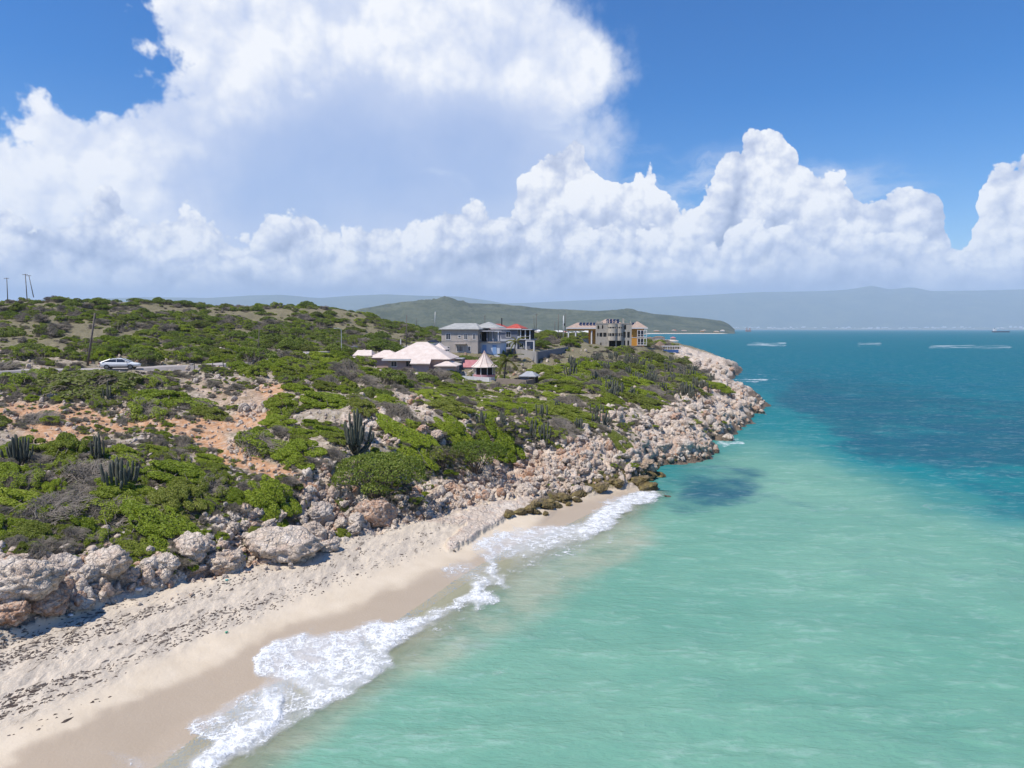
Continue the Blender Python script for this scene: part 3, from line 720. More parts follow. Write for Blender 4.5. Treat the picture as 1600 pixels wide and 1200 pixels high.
# ------------------------------------------------------------------ swash: foam sheets running up the sand
def build_foam():
    P = {}
    lobes = [([(395, 1048), (412, 1022), (435, 1000), (475, 990), (556, 985), (575, 1005), (600, 1025), (612, 1030), (592, 1060), (560, 1082), (500, 1110), (470, 1080), (440, 1060), (415, 1062)], .88),
             ([(282, 1136), (300, 1118), (350, 1100), (400, 1068), (440, 1060), (500, 1108), (445, 1146), (390, 1180), (345, 1172), (310, 1150)], .66),
             (strip([(305, 1212), (345, 1180), (385, 1155), (420, 1120), (425, 1080)], 17), 1.0), (strip([(480, 990), (430, 1004), (405, 1024), (395, 1046), (402, 1058)], 5), 1.0),
             ([(165, 1175), (215, 1185), (282, 1160), (330, 1180), (300, 1215), (170, 1215)], .40), (strip([(140, 1168), (190, 1178), (215, 1190), (222, 1205)], 4), .62), (strip([(285, 1136), (310, 1152), (340, 1160)], 4), .85),
             ([(545, 985), (575, 970), (640, 964), (700, 948), (735, 915), (760, 900), (770, 915), (735, 942), (690, 965), (640, 992), (612, 1022), (585, 1008)], .93), (strip([(590, 1005), (606, 1030), (612, 1050)], 8), .75),
             ([(690, 898), (706, 886), (748, 878), (775, 890), (790, 910), (760, 925), (735, 918)], .50), (strip([(692, 898), (708, 886), (748, 878)], 3), .75),
             ([(738, 850), (762, 838), (800, 832), (860, 828), (912, 826), (900, 842), (880, 858), (830, 868), (770, 872), (745, 868)], .72), (strip([(742, 862), (738, 850), (762, 838), (830, 829), (905, 822)], 5), .95),
             (strip([(768, 868), (775, 895), (792, 922)], 7), .95), ([(905, 822), (925, 800), (960, 780), (990, 766), (1020, 762), (1040, 772), (1020, 788), (985, 795), (965, 815), (935, 838), (905, 845)], .92),
             (strip([(950, 838), (962, 845)], 6), .8), (strip([(736, 948), (752, 938), (775, 934)], 8), 1.0), (strip([(872, 903), (884, 897)], 4), .9), ([(800, 850), (900, 842), (935, 850), (900, 880), (830, 890), (790, 905)], .44),
             (strip([(765, 1060), (790, 1052)], 5), .62), (strip([(722, 1072), (740, 1064)], 4), .55), (strip([(1055, 988), (1072, 984)], 4), .6), (strip([(1435, 790), (1465, 796)], 4), .55), (strip([(790, 1050), (800, 1048)], 3), .5), ([(640, 985), (760, 940), (790, 925), (700, 1000), (640, 1030)], .30)]
    zf = zone(lobes, 1)
    az = np.linspace(-32, 32, 760); rr = np.exp(np.linspace(math.log(22), math.log(92), 640))
    A, RR = np.meshgrid(np.radians(az), rr)
    X = RR * np.sin(A); Y = RR * np.cos(A)
    z, sd, rock, sand, _, _ = land_height(X, Y, True)
    zz = np.maximum(z, 0)
    px, py = to_px(X, Y, zz)
    px = px + (fbm(X * .7, Y * .7, 4, 71, .6) - .5) * 26; py = py + (fbm(X * .7 + 7, Y * .7, 4, 72, .6) - .5) * 16
    f = sample(zf, px, py)
    puff = .03 + .20 * sst(f, .75, 1.0) * fbm(X * 2.5, Y * 2.5, 4, 73)
    sdw = sst(-sd, 1, 20)
    z_s = zz + puff + .10 * sdw * (f > 0)
    m, t, out = new_mat('foam')
    pos = t.node('ShaderNodeNewGeometry').outputs['Position']
    fa = t.attr('foam')
    wv = t.vec('ADD', pos, t.vec('SCALE', t.vec('SUBTRACT', t.noise(pos, 1.1, 4, .6)[1], (.5, .5, .5)), 1.3))
    e1 = t.voro(wv, 1.5, 'DISTANCE_TO_EDGE')[0]; e2 = t.voro(wv, 3.9, 'DISTANCE_TO_EDGE')[0]
    lace = t.mx(t.ss(e1, .10, .0), t.mul(t.ss(e2, .12, .0), .75))
    n = t.noise(pos, 1.6, 6, .7)[0]; nb = t.noise(pos, 9.0, 4, .7)[0]
    pn = t.noise(pos, .55, 4, .6)[0]
    d = t.add(t.add(t.mul(fa, 1.10), t.mul(t.sub(n, .5), 1.7)), t.add(t.mul(t.mul(lace, t.ss(pn, .35, .65)), .55), t.mul(t.sub(nb, .5), .8)))
    sheet = t.mul(t.ss(t.add(fa, t.mul(t.sub(n, .5), .5)), .25, 1.05), .66)
    al = t.mul(t.mx(t.ss(d, .62, 1.30), sheet), t.ss(fa, .03, .22))
    b = t.node('ShaderNodeBsdfPrincipled'); b.inputs['Base Color'].default_value = (.86, .87, .86, 1); b.inputs['Roughness'].default_value = .7
    bn = t.node('ShaderNodeBump'); bn.inputs['Strength'].default_value = .5; bn.inputs['Distance'].default_value = .12
    t.put(bn.inputs['Height'], t.add(d, nb)); t.l.new(bn.outputs[0], b.inputs['Normal'])
    tr = t.node('ShaderNodeBsdfTransparent'); ms = t.node('ShaderNodeMixShader')
    t.put(ms.inputs[0], t.mul(al, .95)); t.l.new(tr.outputs[0], ms.inputs[1]); t.l.new(b.outputs[0], ms.inputs[2]); t.l.new(ms.outputs[0], out.inputs[0])
    o = make_grid('foam', X, Y, z_s, {'foam': f}, m, 'stuff', cull=f > .02)
    o['label'] = 'white lacy sea foam washing up the wet sand along the beach'
    return o
foam = build_foam()
# ------------------------------------------------------------------ helpers for things
def raw_mesh(name, co, faces, mat, attrs=None, smooth=False):
    """faces: (n,4) int array"""
    me = bpy.data.meshes.new(name)
    co = np.asarray(co, np.float32); f = np.asarray(faces, np.int32); w = f.shape[1]
    me.vertices.add(len(co)); me.vertices.foreach_set('co', co.reshape(-1))
    me.loops.add(f.size); me.polygons.add(len(f))
    me.loops.foreach_set('vertex_index', f.reshape(-1))
    me.polygons.foreach_set('loop_start', (np.arange(len(f)) * w).astype(np.int32))
    me.polygons.foreach_set('use_smooth', np.full(len(f), smooth))
    me.update(calc_edges=True)
    for k, v in (attrs or {}).items():
        a = me.attributes.new(k, 'FLOAT', 'POINT'); a.data.foreach_set('value', np.asarray(v, np.float32))
    if mat: me.materials.append(mat)
    return me
def link(name, me, parent=None, loc=None):
    o = bpy.data.objects.new(name, me); C.objects.link(o)
    if parent is not None: o.parent = parent
    if loc is not None: o.location = loc
    return o
def tag(o, label, cat, group=None):
    o['label'] = label; o['category'] = cat
    if group: o['group'] = group
    return o
def empty(name, loc, rz=0.0, label=None, cat=None, group=None):
    o = bpy.data.objects.new(name, None); C.objects.link(o)
    o.location = loc; o.rotation_euler = (0, 0, rz); o.empty_display_size = .2
    if label: tag(o, label, cat, group)
    return o
def copy_thing(src, loc, rot, scale, label, group=None):
    r = src.copy(); C.objects.link(r)
    r.location = loc; r.rotation_euler = rot; r.scale = scale
    r['label'] = label
    if group: r['group'] = group
    elif 'group' in r: del r['group']
    for ch in src.children:
        c = ch.copy(); C.objects.link(c); c.parent = r
        for g in ch.children:
            d = g.copy(); C.objects.link(d); d.parent = c
    return r

# ------------------------------------------------------------------ plants
def leaf_material(name, stops, var=.4):
    m, t, out = new_mat(name)
    tone = t.attr('tone'); rnd = t.node('ShaderNodeObjectInfo').outputs['Random']
    f = t.m('ADD', t.mul(tone, .75), t.mul(rnd, var), clamp=True)
    col = t.ramp(f, stops)
    r2 = t.m('FRACT', t.mul(rnd, 7.31))
    col = t.mix(t.ss(r2, .45, 1.0, 0, .55), col, t.ramp(tone, [(0, (.085, .085, .03)), (.6, (.19, .18, .055)), (1, (.27, .25, .09))]))
    b = t.node('ShaderNodeBsdfPrincipled')
    t.put(b.inputs['Base Color'], col); b.inputs['Roughness'].default_value = .55; b.inputs['Specular IOR Level'].default_value = .25
    tl = t.node('ShaderNodeBsdfTranslucent'); t.put(tl.inputs[0], t.mix(.5, col, (.24, .34, .03)))
    ms = t.node('ShaderNodeMixShader'); ms.inputs[0].default_value = .34
    t.l.new(b.outputs[0], ms.inputs[1]); t.l.new(tl.outputs[0], ms.inputs[2]); t.l.new(ms.outputs[0], out.inputs[0])
    return m
M_LEAF = leaf_material('shrub_leaves', [(0, (.10, .14, .017)), (.4, (.215, .285, .022)), (.75, (.33, .40, .032)), (1, (.42, .46, .075))])
M_LEAF2 = leaf_material('tree_leaves', [(0, (.075, .115, .018)), (.5, (.165, .225, .03)), (1, (.28, .32, .07))])
M_OLIVE = leaf_material('dry_leaves', [(0, (.08, .085, .035)), (.5, (.15, .145, .065)), (1, (.22, .20, .11))])
def bark_material(name, c0, c1):
    m, t, out = new_mat(name)
    pos = t.node('ShaderNodeTexCoord').outputs['Object']
    n = t.noise(pos, 4.0, 4, .6)[0]
    rnd = t.node('ShaderNodeObjectInfo').outputs['Random']
    pbsdf(t, out, t.mix(t.m('ADD', t.mul(n, .7), t.mul(rnd, .3), clamp=True), c0, c1), .9)
    return m
M_TWIG = bark_material('grey_twigs', (.135, .115, .09), (.30, .26, .21))
M_BARK = bark_material('bark', (.06, .045, .035), (.16, .125, .10))

def tubes(paths, radii, sides=3):
    """paths (n, k, 3), radii (n, k) -> verts, quads"""
    n, k, _ = paths.shape
    t = np.gradient(paths, axis=1); t /= np.linalg.norm(t, axis=2, keepdims=True) + 1e-9
    ref = np.where(np.abs(t[..., 2:3]) > .9, np.array([1., 0, 0]), np.array([0, 0, 1.]))
    a = np.cross(t, ref); a /= np.linalg.norm(a, axis=2, keepdims=True) + 1e-9
    b = np.cross(t, a)
    ang = np.arange(sides) / sides * 2 * np.pi
    co = paths[:, :, None, :] + radii[:, :, None, None] * (a[:, :, None, :] * np.cos(ang)[None, None, :, None] + b[:, :, None, :] * np.sin(ang)[None, None, :, None])
    i = np.arange(n * k * sides).reshape(n, k, sides); j = np.roll(i, -1, axis=2)
    f = np.stack([i[:, :-1], j[:, :-1], j[:, 1:], i[:, 1:]], -1).reshape(-1, 4)
    return co.reshape(-1, 3), f
def leaves(P, N, size, rng, spread=.7):
    """one bent diamond leaf (two faces' worth in one quad) per point, roughly facing N"""
    n = len(P)
    d = N + rng.normal(0, spread, (n, 3)); d /= np.linalg.norm(d, axis=1, keepdims=True) + 1e-9
    r = rng.normal(0, 1, (n, 3)); u = np.cross(d, r); u /= np.linalg.norm(u, axis=1, keepdims=True) + 1e-9
    v = np.cross(d, u)
    s = size * rng.uniform(.6, 1.35, (n, 1))
    co = np.stack([P - u * s, P + v * s * .55 + d * s * .12, P + u * s, P - v * s * .55 + d * s * .12], 1).reshape(-1, 3)
    tone = np.repeat(np.clip(rng.normal(.5, .22, n), 0, 1), 4)
    f = np.arange(n * 4).reshape(-1, 4)
    return co, f, tone
def lobed_surface(n, rng, lobes, skin=.10):
    """points spread over the upper skin of a bundle of ellipsoids; returns points and outward normals"""
    w = np.array([l[3] * l[4] + l[3] * l[5] for l in lobes]); pick = rng.choice(len(lobes), n, p=w / w.sum())
    L = np.array(lobes)[pick]
    d = rng.normal(0, 1, (n, 3)); d[:, 2] = np.abs(d[:, 2]) * 1.1 - .25; d /= np.linalg.norm(d, axis=1, keepdims=True)
    rad = 1 - np.abs(rng.normal(0, skin, (n, 1)))
    P = L[:, :3] + d * L[:, 3:6] * rad
    N = d / L[:, 3:6]; N /= np.linalg.norm(N, axis=1, keepdims=True)
    q = ((P[:, None, :] - np.array(lobes)[None, :, :3]) / np.array(lobes)[None, :, 3:6])
    buried = (np.linalg.norm(q, axis=2) < .80).any(1)
    keep = ~buried & (P[:, 2] > -.02)
    return P[keep], N[keep]
def shrub_parts(seed, kind):
    rng = np.random.default_rng(seed)
    lobes = []
    nl = {'green': 26, 'mixed': 20, 'dry': 14, 'round': 20}[kind]
    for i in range(nl):
        a = rng.uniform(0, 6.283); r = math.sqrt(rng.uniform(0, 1)) * .82
        x, y = r * math.cos(a), r * math.sin(a)
        if kind == 'round':
            h = .95 * math.sqrt(max(.05, 1 - r * r)); lx = ly = rng.uniform(.22, .38); lz = rng.uniform(.2, .32)
        else:
            # wind-combed: low on the seaward side (+x), highest toward -x, where it breaks off
            prof = (.30 + .62 * sst(-x, -1.0, .45)) * math.sqrt(max(.06, 1 - r * r * .9)) * (1 - .45 * float(sst(-x, .55, 1.0)))
            h = prof * rng.uniform(.75, 1.1); lx = rng.uniform(.22, .42); ly = rng.uniform(.14, .24); lz = rng.uniform(.13, .22)
        lobes.append((x, y, max(.04, h - lz), lx, ly, lz))
    nleaf = {'green': 15000, 'mixed': 8500, 'dry': 1500, 'round': 9500}[kind]
    P, N = lobed_surface(nleaf, rng, lobes, {'green': .10, 'mixed': .22, 'dry': .35, 'round': .28}[kind])
    gap = np.array([[math.sin(7 * p[0] + seed) + math.sin(9 * p[1] - seed * 2) + math.sin(11 * p[2] + 5 * p[0])] for p in P])[:, 0]
    keep = gap > {'green': -2.3, 'mixed': -.9, 'dry': .2, 'round': -1.5}[kind]
    P, N = P[keep], N[keep]
    lc = leaves(P, N, {'green': .040, 'mixed': .040, 'dry': .035, 'round': .052}[kind], rng, .75)
    nt = {'green': 170, 'mixed': 420, 'dry': 900, 'round': 140}[kind]
    base = np.stack([rng.normal(-.1, .35, nt), rng.normal(0, .35, nt), np.zeros(nt)], 1)
    tips = np.zeros((nt, 3))
    src = np.array(lobes)[rng.integers(0, nl, nt)]
    dd = rng.normal(0, 1, (nt, 3)); dd[:, 2] = np.abs(dd[:, 2]); dd /= np.linalg.norm(dd, axis=1, keepdims=True)
    tips = src[:, :3] + dd * src[:, 3:6] * (1.12 if kind != 'green' else .92)
    t = np.linspace(0, 1, 5)[None, :, None]
    path = base[:, None, :] * (1 - t) + tips[:, None, :] * t
    path[:, :, 2] += (np.sin(t * 3.14159) * .12)[0, :, 0][None, :]
    path[:, 1:4] += rng.normal(0, .035, (nt, 3, 3))
    rad = (np.linspace(.013, .004, 5)[None, :] * rng.uniform(.6, 1.3, (nt, 1)))
    tc = tubes(path, rad, 3)
    return lc, tc
SHRUB_KINDS = [('green', 1), ('green', 2), ('green', 3), ('mixed', 4), ('mixed', 5), ('dry', 6), ('dry', 7), ('round', 8), ('round', 9)]
PROTO = {}
def build_protos():
    for kind, seed in SHRUB_KINDS:
        (lco, lf, tone), (tco, tf) = shrub_parts(seed, kind)
        lm = raw_mesh('foliage', lco, lf, {'green': M_LEAF, 'mixed': M_LEAF, 'dry': M_OLIVE, 'round': M_LEAF2}[kind], {'tone': tone})
        tm = raw_mesh('twigs', tco, tf, M_TWIG)
        PROTO.setdefault(kind, []).append((lm, tm))
build_protos()

PLACED = []      # (x, y, radius)
def shrub(kind, x, y, rad, h, rz, label, group, variant=None, squash=.8, sink=.12):
    v = PROTO[kind]; lm, tm = v[(variant if variant is not None else random.randrange(99)) % len(v)]
    z = ground_z(x, y)
    # lie with the slope
    e = .6 * rad
    gx = (ground_z(x + e, y) - ground_z(x - e, y)) / (2 * e); gy = (ground_z(x, y + e) - ground_z(x, y - e)) / (2 * e)
    gx = max(-.5, min(.5, gx)); gy = max(-.5, min(.5, gy))
    nrm = Vector((-gx, -gy, 1)).normalized()
    q = nrm.to_track_quat('Z', 'Y').to_matrix()
    q = Vector((0, 0, 1)).rotation_difference(nrm).to_matrix() @ Matrix.Rotation(rz, 3, 'Z')
    r = empty({'green': 'green_shrub', 'mixed': 'mixed_shrub', 'dry': 'dry_shrub', 'round': 'leafy_bush'}[kind], (x, y, z - sink * h))
    r.rotation_euler = q.to_euler(); r.scale = (rad, rad * squash, h)
    tag(r, label, 'shrub', group)
    link('foliage', lm, r); link('twigs', tm, r)
    PLACED.append((x, y, rad))
    return r
# ------------------------------------------------------------------ shrubs that stand out in the photograph: (px, py of the foot, width px, height m, kind, label)
GREEN = 'wind-combed green shrubs'; 
KEY = [
 (250, 628, 120, 1.9, 'green', 'broad dark green shrub right of the yellow-green thicket below the white car'),
 (310, 640, 110, 1.4, 'mixed', 'low dark shrub trailing right above the fork of the orange track'),
 (130, 612, 190, 2.6, 'round', 'big yellow-green thicket just below the white car'),
 (40, 600, 130, 2.0, 'mixed', 'olive thicket at the left edge below the road'),
 (60, 660, 105, 1.0, 'dry', 'long olive tussock lying beside the orange track on the left'),
 (12, 525, 50, 2.2, 'round', 'dense rounded bush at the far left edge of the hillside'),
 (64, 525, 24, 2.2, 'round', 'small round bush standing alone on the bare stony hillside, left of two'),
 (92, 524, 22, 1.6, 'round', 'smaller round bush beside a grey one on the bare hillside'),
 (173, 524, 24, 2.0, 'round', 'round bright bush right of the leaning pole on the bare hillside'),
 (240, 524, 46, 1.6, 'round', 'wide bright bush on the stony hillside above the road'),
 (215, 560, 50, 2.2, 'round', 'bright green bush just beyond the nose of the white car'),
 (425, 790, 110, 1.7, 'green', 'bright domed shrub with a steep right flank above the boulder beach'),
 (330, 770, 90, 1.5, 'mixed', 'shrub with bright top and shaded bare twigs on its near side'),
 (405, 838, 46, .5, 'green', 'small flat green shrub growing on top of the big pale slab'),
 (536, 838, 32, .6, 'green', 'small dark green shrub among the boulders at the back of the beach'),
 (215, 868, 90, .9, 'green', 'low green shrub reaching down between the boulders, nearest the beach'),
 (775, 690, 120, 1.6, 'green', 'bright green domed shrub behind the open-crowned tree'),
 (965, 690, 64, .5, 'green', 'flat grassy green mat among the pale rocks above the small cove'),
 (440, 640, 80, 1.6, 'green', 'dark green bush by the end of the orange track'),
 (510, 632, 120, 1.5, 'green', 'long streamlined shrub sloping right above the pale rocks'),
 (885, 650, 130, 1.5, 'green', 'dark domed shrub above the rocky point, inland of the pale crags'),
 (1010, 632, 110, 1.5, 'green', 'long dark green shrub below the cactus thicket'),
 (410, 700, 110, 1.6, 'mixed', 'grey-green bush left of the tall cactus clump'),
 (470, 715, 110, 1.5, 'green', 'dark overhanging shrub with a deep shaded underside'),
 (640, 690, 130, 1.2, 'green', 'low bright shrub behind the big leafy tree on the boulders'),
 (602, 548, 62, 3.2, 'round', 'big rounded bush behind the pink roofed bungalow'),
]
AREAS = []       # filled with random shrubs: polygon, weights per kind, mean radius m, height m, spacing, label stem
AREAS += [
 ([(590, 578), (650, 583), (720, 597), (770, 613), (835, 621), (850, 640), (760, 640), (650, 605)], {'green': 7, 'mixed': 2}, 2.2, 1.2, .66, 'wind-combed shrub just in front of the bungalow and gazebo yards'),
 ([(845, 580), (900, 573), (935, 600), (900, 615), (848, 612)], {'green': 4, 'mixed': 3}, 2.2, 1.4, .7, 'shrub right of the little grey hut'),
 ([(690, 560), (745, 562), (800, 575), (780, 600), (740, 575)], {'round': 3, 'mixed': 2}, 1.6, 1.0, .8, 'garden shrub between the grey house and the gazebo'),
 ([(-40, 715), (60, 700), (200, 700), (285, 715), (290, 770), (300, 800), (262, 845), (225, 870), (150, 856), (0, 856), (-60, 860)], {'green': 8, 'mixed': 4, 'dry': 2}, 2.1, 1.35, .62, 'matted shrub on the near left slope above the large boulders'),
 ([(210, 690), (290, 690), (345, 730), (390, 790), (300, 800), (280, 760)], {'dry': 3, 'mixed': 4, 'green': 3}, 1.5, 1.1, .7, 'scrubby shrub in the gully between the cactus slope and the domed shrub'),
 ([(370, 690), (440, 655), (520, 665), (545, 700), (520, 730), (470, 730), (400, 715)], {'green': 4, 'mixed': 4, 'dry': 2}, 1.9, 1.2, .72, 'shrub around the foot of the tall cactus clump'),
 ([(440, 600), (560, 580), (600, 620), (660, 660), (640, 675), (560, 640), (450, 640)], {'green': 6, 'mixed': 3, 'dry': 1}, 2.3, 1.4, .84, 'streamlined shrub on the slope below the bungalow outbuilding'),
 ([(560, 582), (730, 590), (800, 618), (840, 640), (800, 668), (720, 665), (640, 620)], {'green': 8, 'mixed': 2, 'dry': 1}, 2.5, 1.5, .78, 'streamlined shrub on the slope below the pink roofed bungalow'),
 ([(840, 600), (900, 610), (950, 640), (925, 668), (860, 690), (800, 690), (720, 700), (640, 690), (720, 668), (800, 670)], {'green': 7, 'mixed': 3, 'dry': 2}, 2.2, 1.4, .84, 'low shrub on the slope above the pale crags of the shore'),
 ([(880, 575), (1000, 563), (1080, 580), (1128, 606), (1080, 618), (1000, 640), (940, 632), (880, 600)], {'green': 6, 'mixed': 3, 'dry': 3}, 2.6, 1.5, .80, 'shrub among the cactus thicket on the headland'),
 ([(0, 575), (150, 580), (240, 595), (340, 632), (360, 655), (240, 652), (100, 632), (0, 622)], {'green': 3, 'mixed': 6, 'dry': 3}, 2.3, 1.5, .86, 'thicket shrub between the road and the orange track'),
 ([(360, 575), (470, 565), (560, 578), (450, 590), (380, 588)], {'green': 6, 'mixed': 2}, 2.6, 1.5, .7, 'shrub along the road edge left of the bungalow outbuilding'),
 ([(480, 760), (600, 780), (660, 760), (620, 800), (540, 800)], {'mixed': 2, 'dry': 2}, .9, .6, 1.2, 'small shrub in the boulders under the leafy tree'),
]
def zpick(w):
    ks = list(w); return random.choices(ks, [w[k] for k in ks])[0]
def wind():
    return R(-38) + random.gauss(0, .28)
def build_shrubs():
    n = 0
    for px, py, w, h, kind, label in KEY:
        p = hit(px, py)
        if p is None: continue
        rad = max(.3, w * p.y / 1080 / 2)
        shrub(kind, p.x, p.y, rad, h, wind(), label, None, n, .75 if kind != 'round' else .95); n += 1
    word = {'green': 'bright green', 'mixed': 'half bare green', 'dry': 'dry grey', 'round': 'leafy'}
    for poly, wts, mr, mh, gap, stem_ in AREAS:
        xs = [q[0] for q in poly]; ys = [q[1] for q in poly]
        tries = 0
        while tries < 340:
            tries += 1
            px = random.uniform(min(xs), max(xs)); py = random.uniform(min(ys), max(ys))
            if not inside(poly, np.array([px]), np.array([py]))[0]: continue
            p = hit(px, py)
            if p is None or p.y > 240 or (px > 772 and px < 845 and 90 < p.y < 124): continue
            if 720 < px < 850 and 88 < p.y < 124: mh = .75
            rad = 1.3 * mr * random.choice((.5, .7, .9, 1.0, 1.25)) * random.uniform(.9, 1.1)
            if any((p.x - a) ** 2 + (p.y - b) ** 2 < ((rad + c) * gap * .80) ** 2 for a, b, c in PLACED): continue
            kind = zpick(wts)
            lab = word[kind] + ' ' + stem_
            shrub(kind, p.x, p.y, rad, mh * (.5 + .4 * rad / mr) * random.uniform(.85, 1.15), wind(), lab, lab.replace('shrub', 'shrubs', 1), None, random.uniform(.5, .75)); n += 1
    print('shrubs', n)
build_shrubs()

# far scrub over the hillside: too many to count, scattered by geometry nodes
def scatter_stuff(name, pts, scales, rots, protos, label):
    me = bpy.data.meshes.new(name); me.from_pydata([tuple(p) for p in pts], [], [])
    a = me.attributes.new('sc', 'FLOAT_VECTOR', 'POINT'); a.data.foreach_set('vector', np.asarray(scales, np.float32).reshape(-1))
    a = me.attributes.new('ro', 'FLOAT_VECTOR', 'POINT'); a.data.foreach_set('vector', np.asarray(rots, np.float32).reshape(-1))
    a = me.attributes.new('pick', 'INT', 'POINT'); a.data.foreach_set('value', np.array([random.randrange(len(protos)) for _ in pts], np.int32))
    o = link(name, me); o['kind'] = 'stuff'; o['label'] = label
    ng = bpy.data.node_groups.new(name, 'GeometryNodeTree')
    ng.interface.new_socket('Geometry', in_out='INPUT', socket_type='NodeSocketGeometry')
    ng.interface.new_socket('Geometry', in_out='OUTPUT', socket_type='NodeSocketGeometry')
    gi = ng.nodes.new('NodeGroupInput'); go = ng.nodes.new('NodeGroupOutput'); L = ng.links
    join = ng.nodes.new('GeometryNodeJoinGeometry')
    def named(n, typ):
        q = ng.nodes.new('GeometryNodeInputNamedAttribute'); q.data_type = typ; q.inputs[0].default_value = n
        return q.outputs[0]
    sc, ro, pk = named('sc', 'FLOAT_VECTOR'), named('ro', 'FLOAT_VECTOR'), named('pick', 'INT')
    for i, objs in enumerate(protos):
        cmp_ = ng.nodes.new('FunctionNodeCompare'); cmp_.data_type = 'INT'; cmp_.operation = 'EQUAL'
        L.new(pk, cmp_.inputs[2]); cmp_.inputs[3].default_value = i
        for ob in objs:
            oi = ng.nodes.new('GeometryNodeObjectInfo'); oi.inputs[0].default_value = ob; oi.inputs['As Instance'].default_value = True; oi.transform_space = 'ORIGINAL'
            ip = ng.nodes.new('GeometryNodeInstanceOnPoints')
            L.new(gi.outputs[0], ip.inputs['Points']); L.new(cmp_.outputs[0], ip.inputs['Selection']); L.new(oi.outputs['Geometry'], ip.inputs['Instance'])
            L.new(ro, ip.inputs['Rotation']); L.new(sc, ip.inputs['Scale']); L.new(ip.outputs[0], join.inputs[0])
    L.new(join.outputs[0], go.inputs[0])
    md = o.modifiers.new('scatter', 'NODES'); md.node_group = ng
    return o
def child_of_kind(kind, i):
    src = [o for o in C.objects if o.type == 'MESH' and o.name.split('.')[0] in ('foliage', 'twigs') and o.data in PROTO[kind][i]]
    seen = {}
    for o in src: seen.setdefault(o.data.name, o)
    return list(seen.values())
Z_SCRUB = zone([([(-480, 440), (700, 440), (700, 545), (560, 560), (400, 570), (-480, 585)], .55), ([(-480, 440), (560, 440), (700, 520), (640, 535), (300, 500), (0, 485), (-480, 480)], 1.0),
                ([(440, 520), (690, 520), (690, 550), (440, 560)], 1.0), ([(0, 500), (340, 500), (340, 545), (0, 545)], .3), ([(-480, 585), (0, 600), (0, 850), (-480, 900)], .8),
                ([(690, 525), (1050, 525), (1050, 560), (880, 560), (830, 550), (690, 540)], .6), ([(870, 540), (1080, 548), (1120, 600), (900, 600)], .6), ([(370, 575), (560, 560), (700, 590), (850, 620), (960, 680), (820, 690), (640, 690), (440, 650)], .5)], 2)
def build_scrub():
    rng = random.Random(3); pts, sc, ro = [], [], []
    n = 0
    bare = np.maximum(np.maximum(Z_ROCK * 1.2, Z_ORANGE * 1.3), Z_SAND)
    while n < 9000:
        n += 1
        Yl = math.exp(rng.uniform(math.log(60), math.log(620))) if rng.random() < .45 else rng.uniform(90, 420)
        a = math.radians(rng.uniform(-44, 17)); x, y = math.tan(a) * Yl, Yl
        sdv = shore(np.array([x]), np.array([y]))[0][0]
        if sdv < 12: continue
        z = ground_z(x, y)
        px, py = to_px(np.array([x]), np.array([y]), np.array([z]))
        den = float(sample(Z_SCRUB, px, py)[0]) * (1 - min(1, float(sample(bare, px, py)[0])))
        if y > 430: den = max(den, .6)
        cl = float(fbm(np.array([x * .045]), np.array([y * .045]), 3, 301)[0])
        if rng.random() > den * float(sst(np.array([cl]), .41, .60)[0]) * 1.2: continue
        if any((x - p[0]) ** 2 + (y - p[1]) ** 2 < (.8 * p[2]) ** 2 for p in PLACED if abs(p[1] - y) < 4): continue
        if any(abs(x - p.x) < p[3] and abs(y - p.y) < p[3] for p in KEEPOUT): continue
        r = rng.choice((.9, 1.3, 1.8, 2.3, 2.9)) * rng.uniform(.8, 1.2) * (1.0 if y < 300 else 1.5) * (.6 if y < 90 else 1)
        pts.append((x, y, z - .15)); sc.append((r, r * rng.uniform(.7, 1), r * rng.uniform(.5, 1.0))); ro.append((0, 0, R(-38) + rng.gauss(0, .4)))
    print('scrub', len(pts))
    protos = [child_of_kind('green', 0), child_of_kind('mixed', 0), child_of_kind('mixed', 1), child_of_kind('round', 0), child_of_kind('dry', 0), child_of_kind('round', 1), child_of_kind('mixed', 0), child_of_kind('dry', 1), child_of_kind('round', 1)]
    scatter_stuff('hillside_scrub', pts, sc, ro, [p for p in protos if p], 'mottled green and grey scrub spread over the stony hillside')
class KO:
    def __init__(s, x, y, r): s.x, s.y, s.r = x, y, r
    def __getitem__(s, i): return s.r
KEEPOUT = []
for _px, _Y, _r in ((718, 165, 9), (800, 188, 8), (655, 137, 11), (757, 126, 5), (825, 118, 4), (958, 247, 11), (915, 270, 12), (1000, 268, 8), (185, 95, 4), (270, 98, 4), (120, 94, 3), (330, 101, 3), (566, 137, 5), (1040, 300, 8)):
    KEEPOUT.append(KO(ray(_px, 550)[0] * _Y, _Y, _r))
build_scrub()
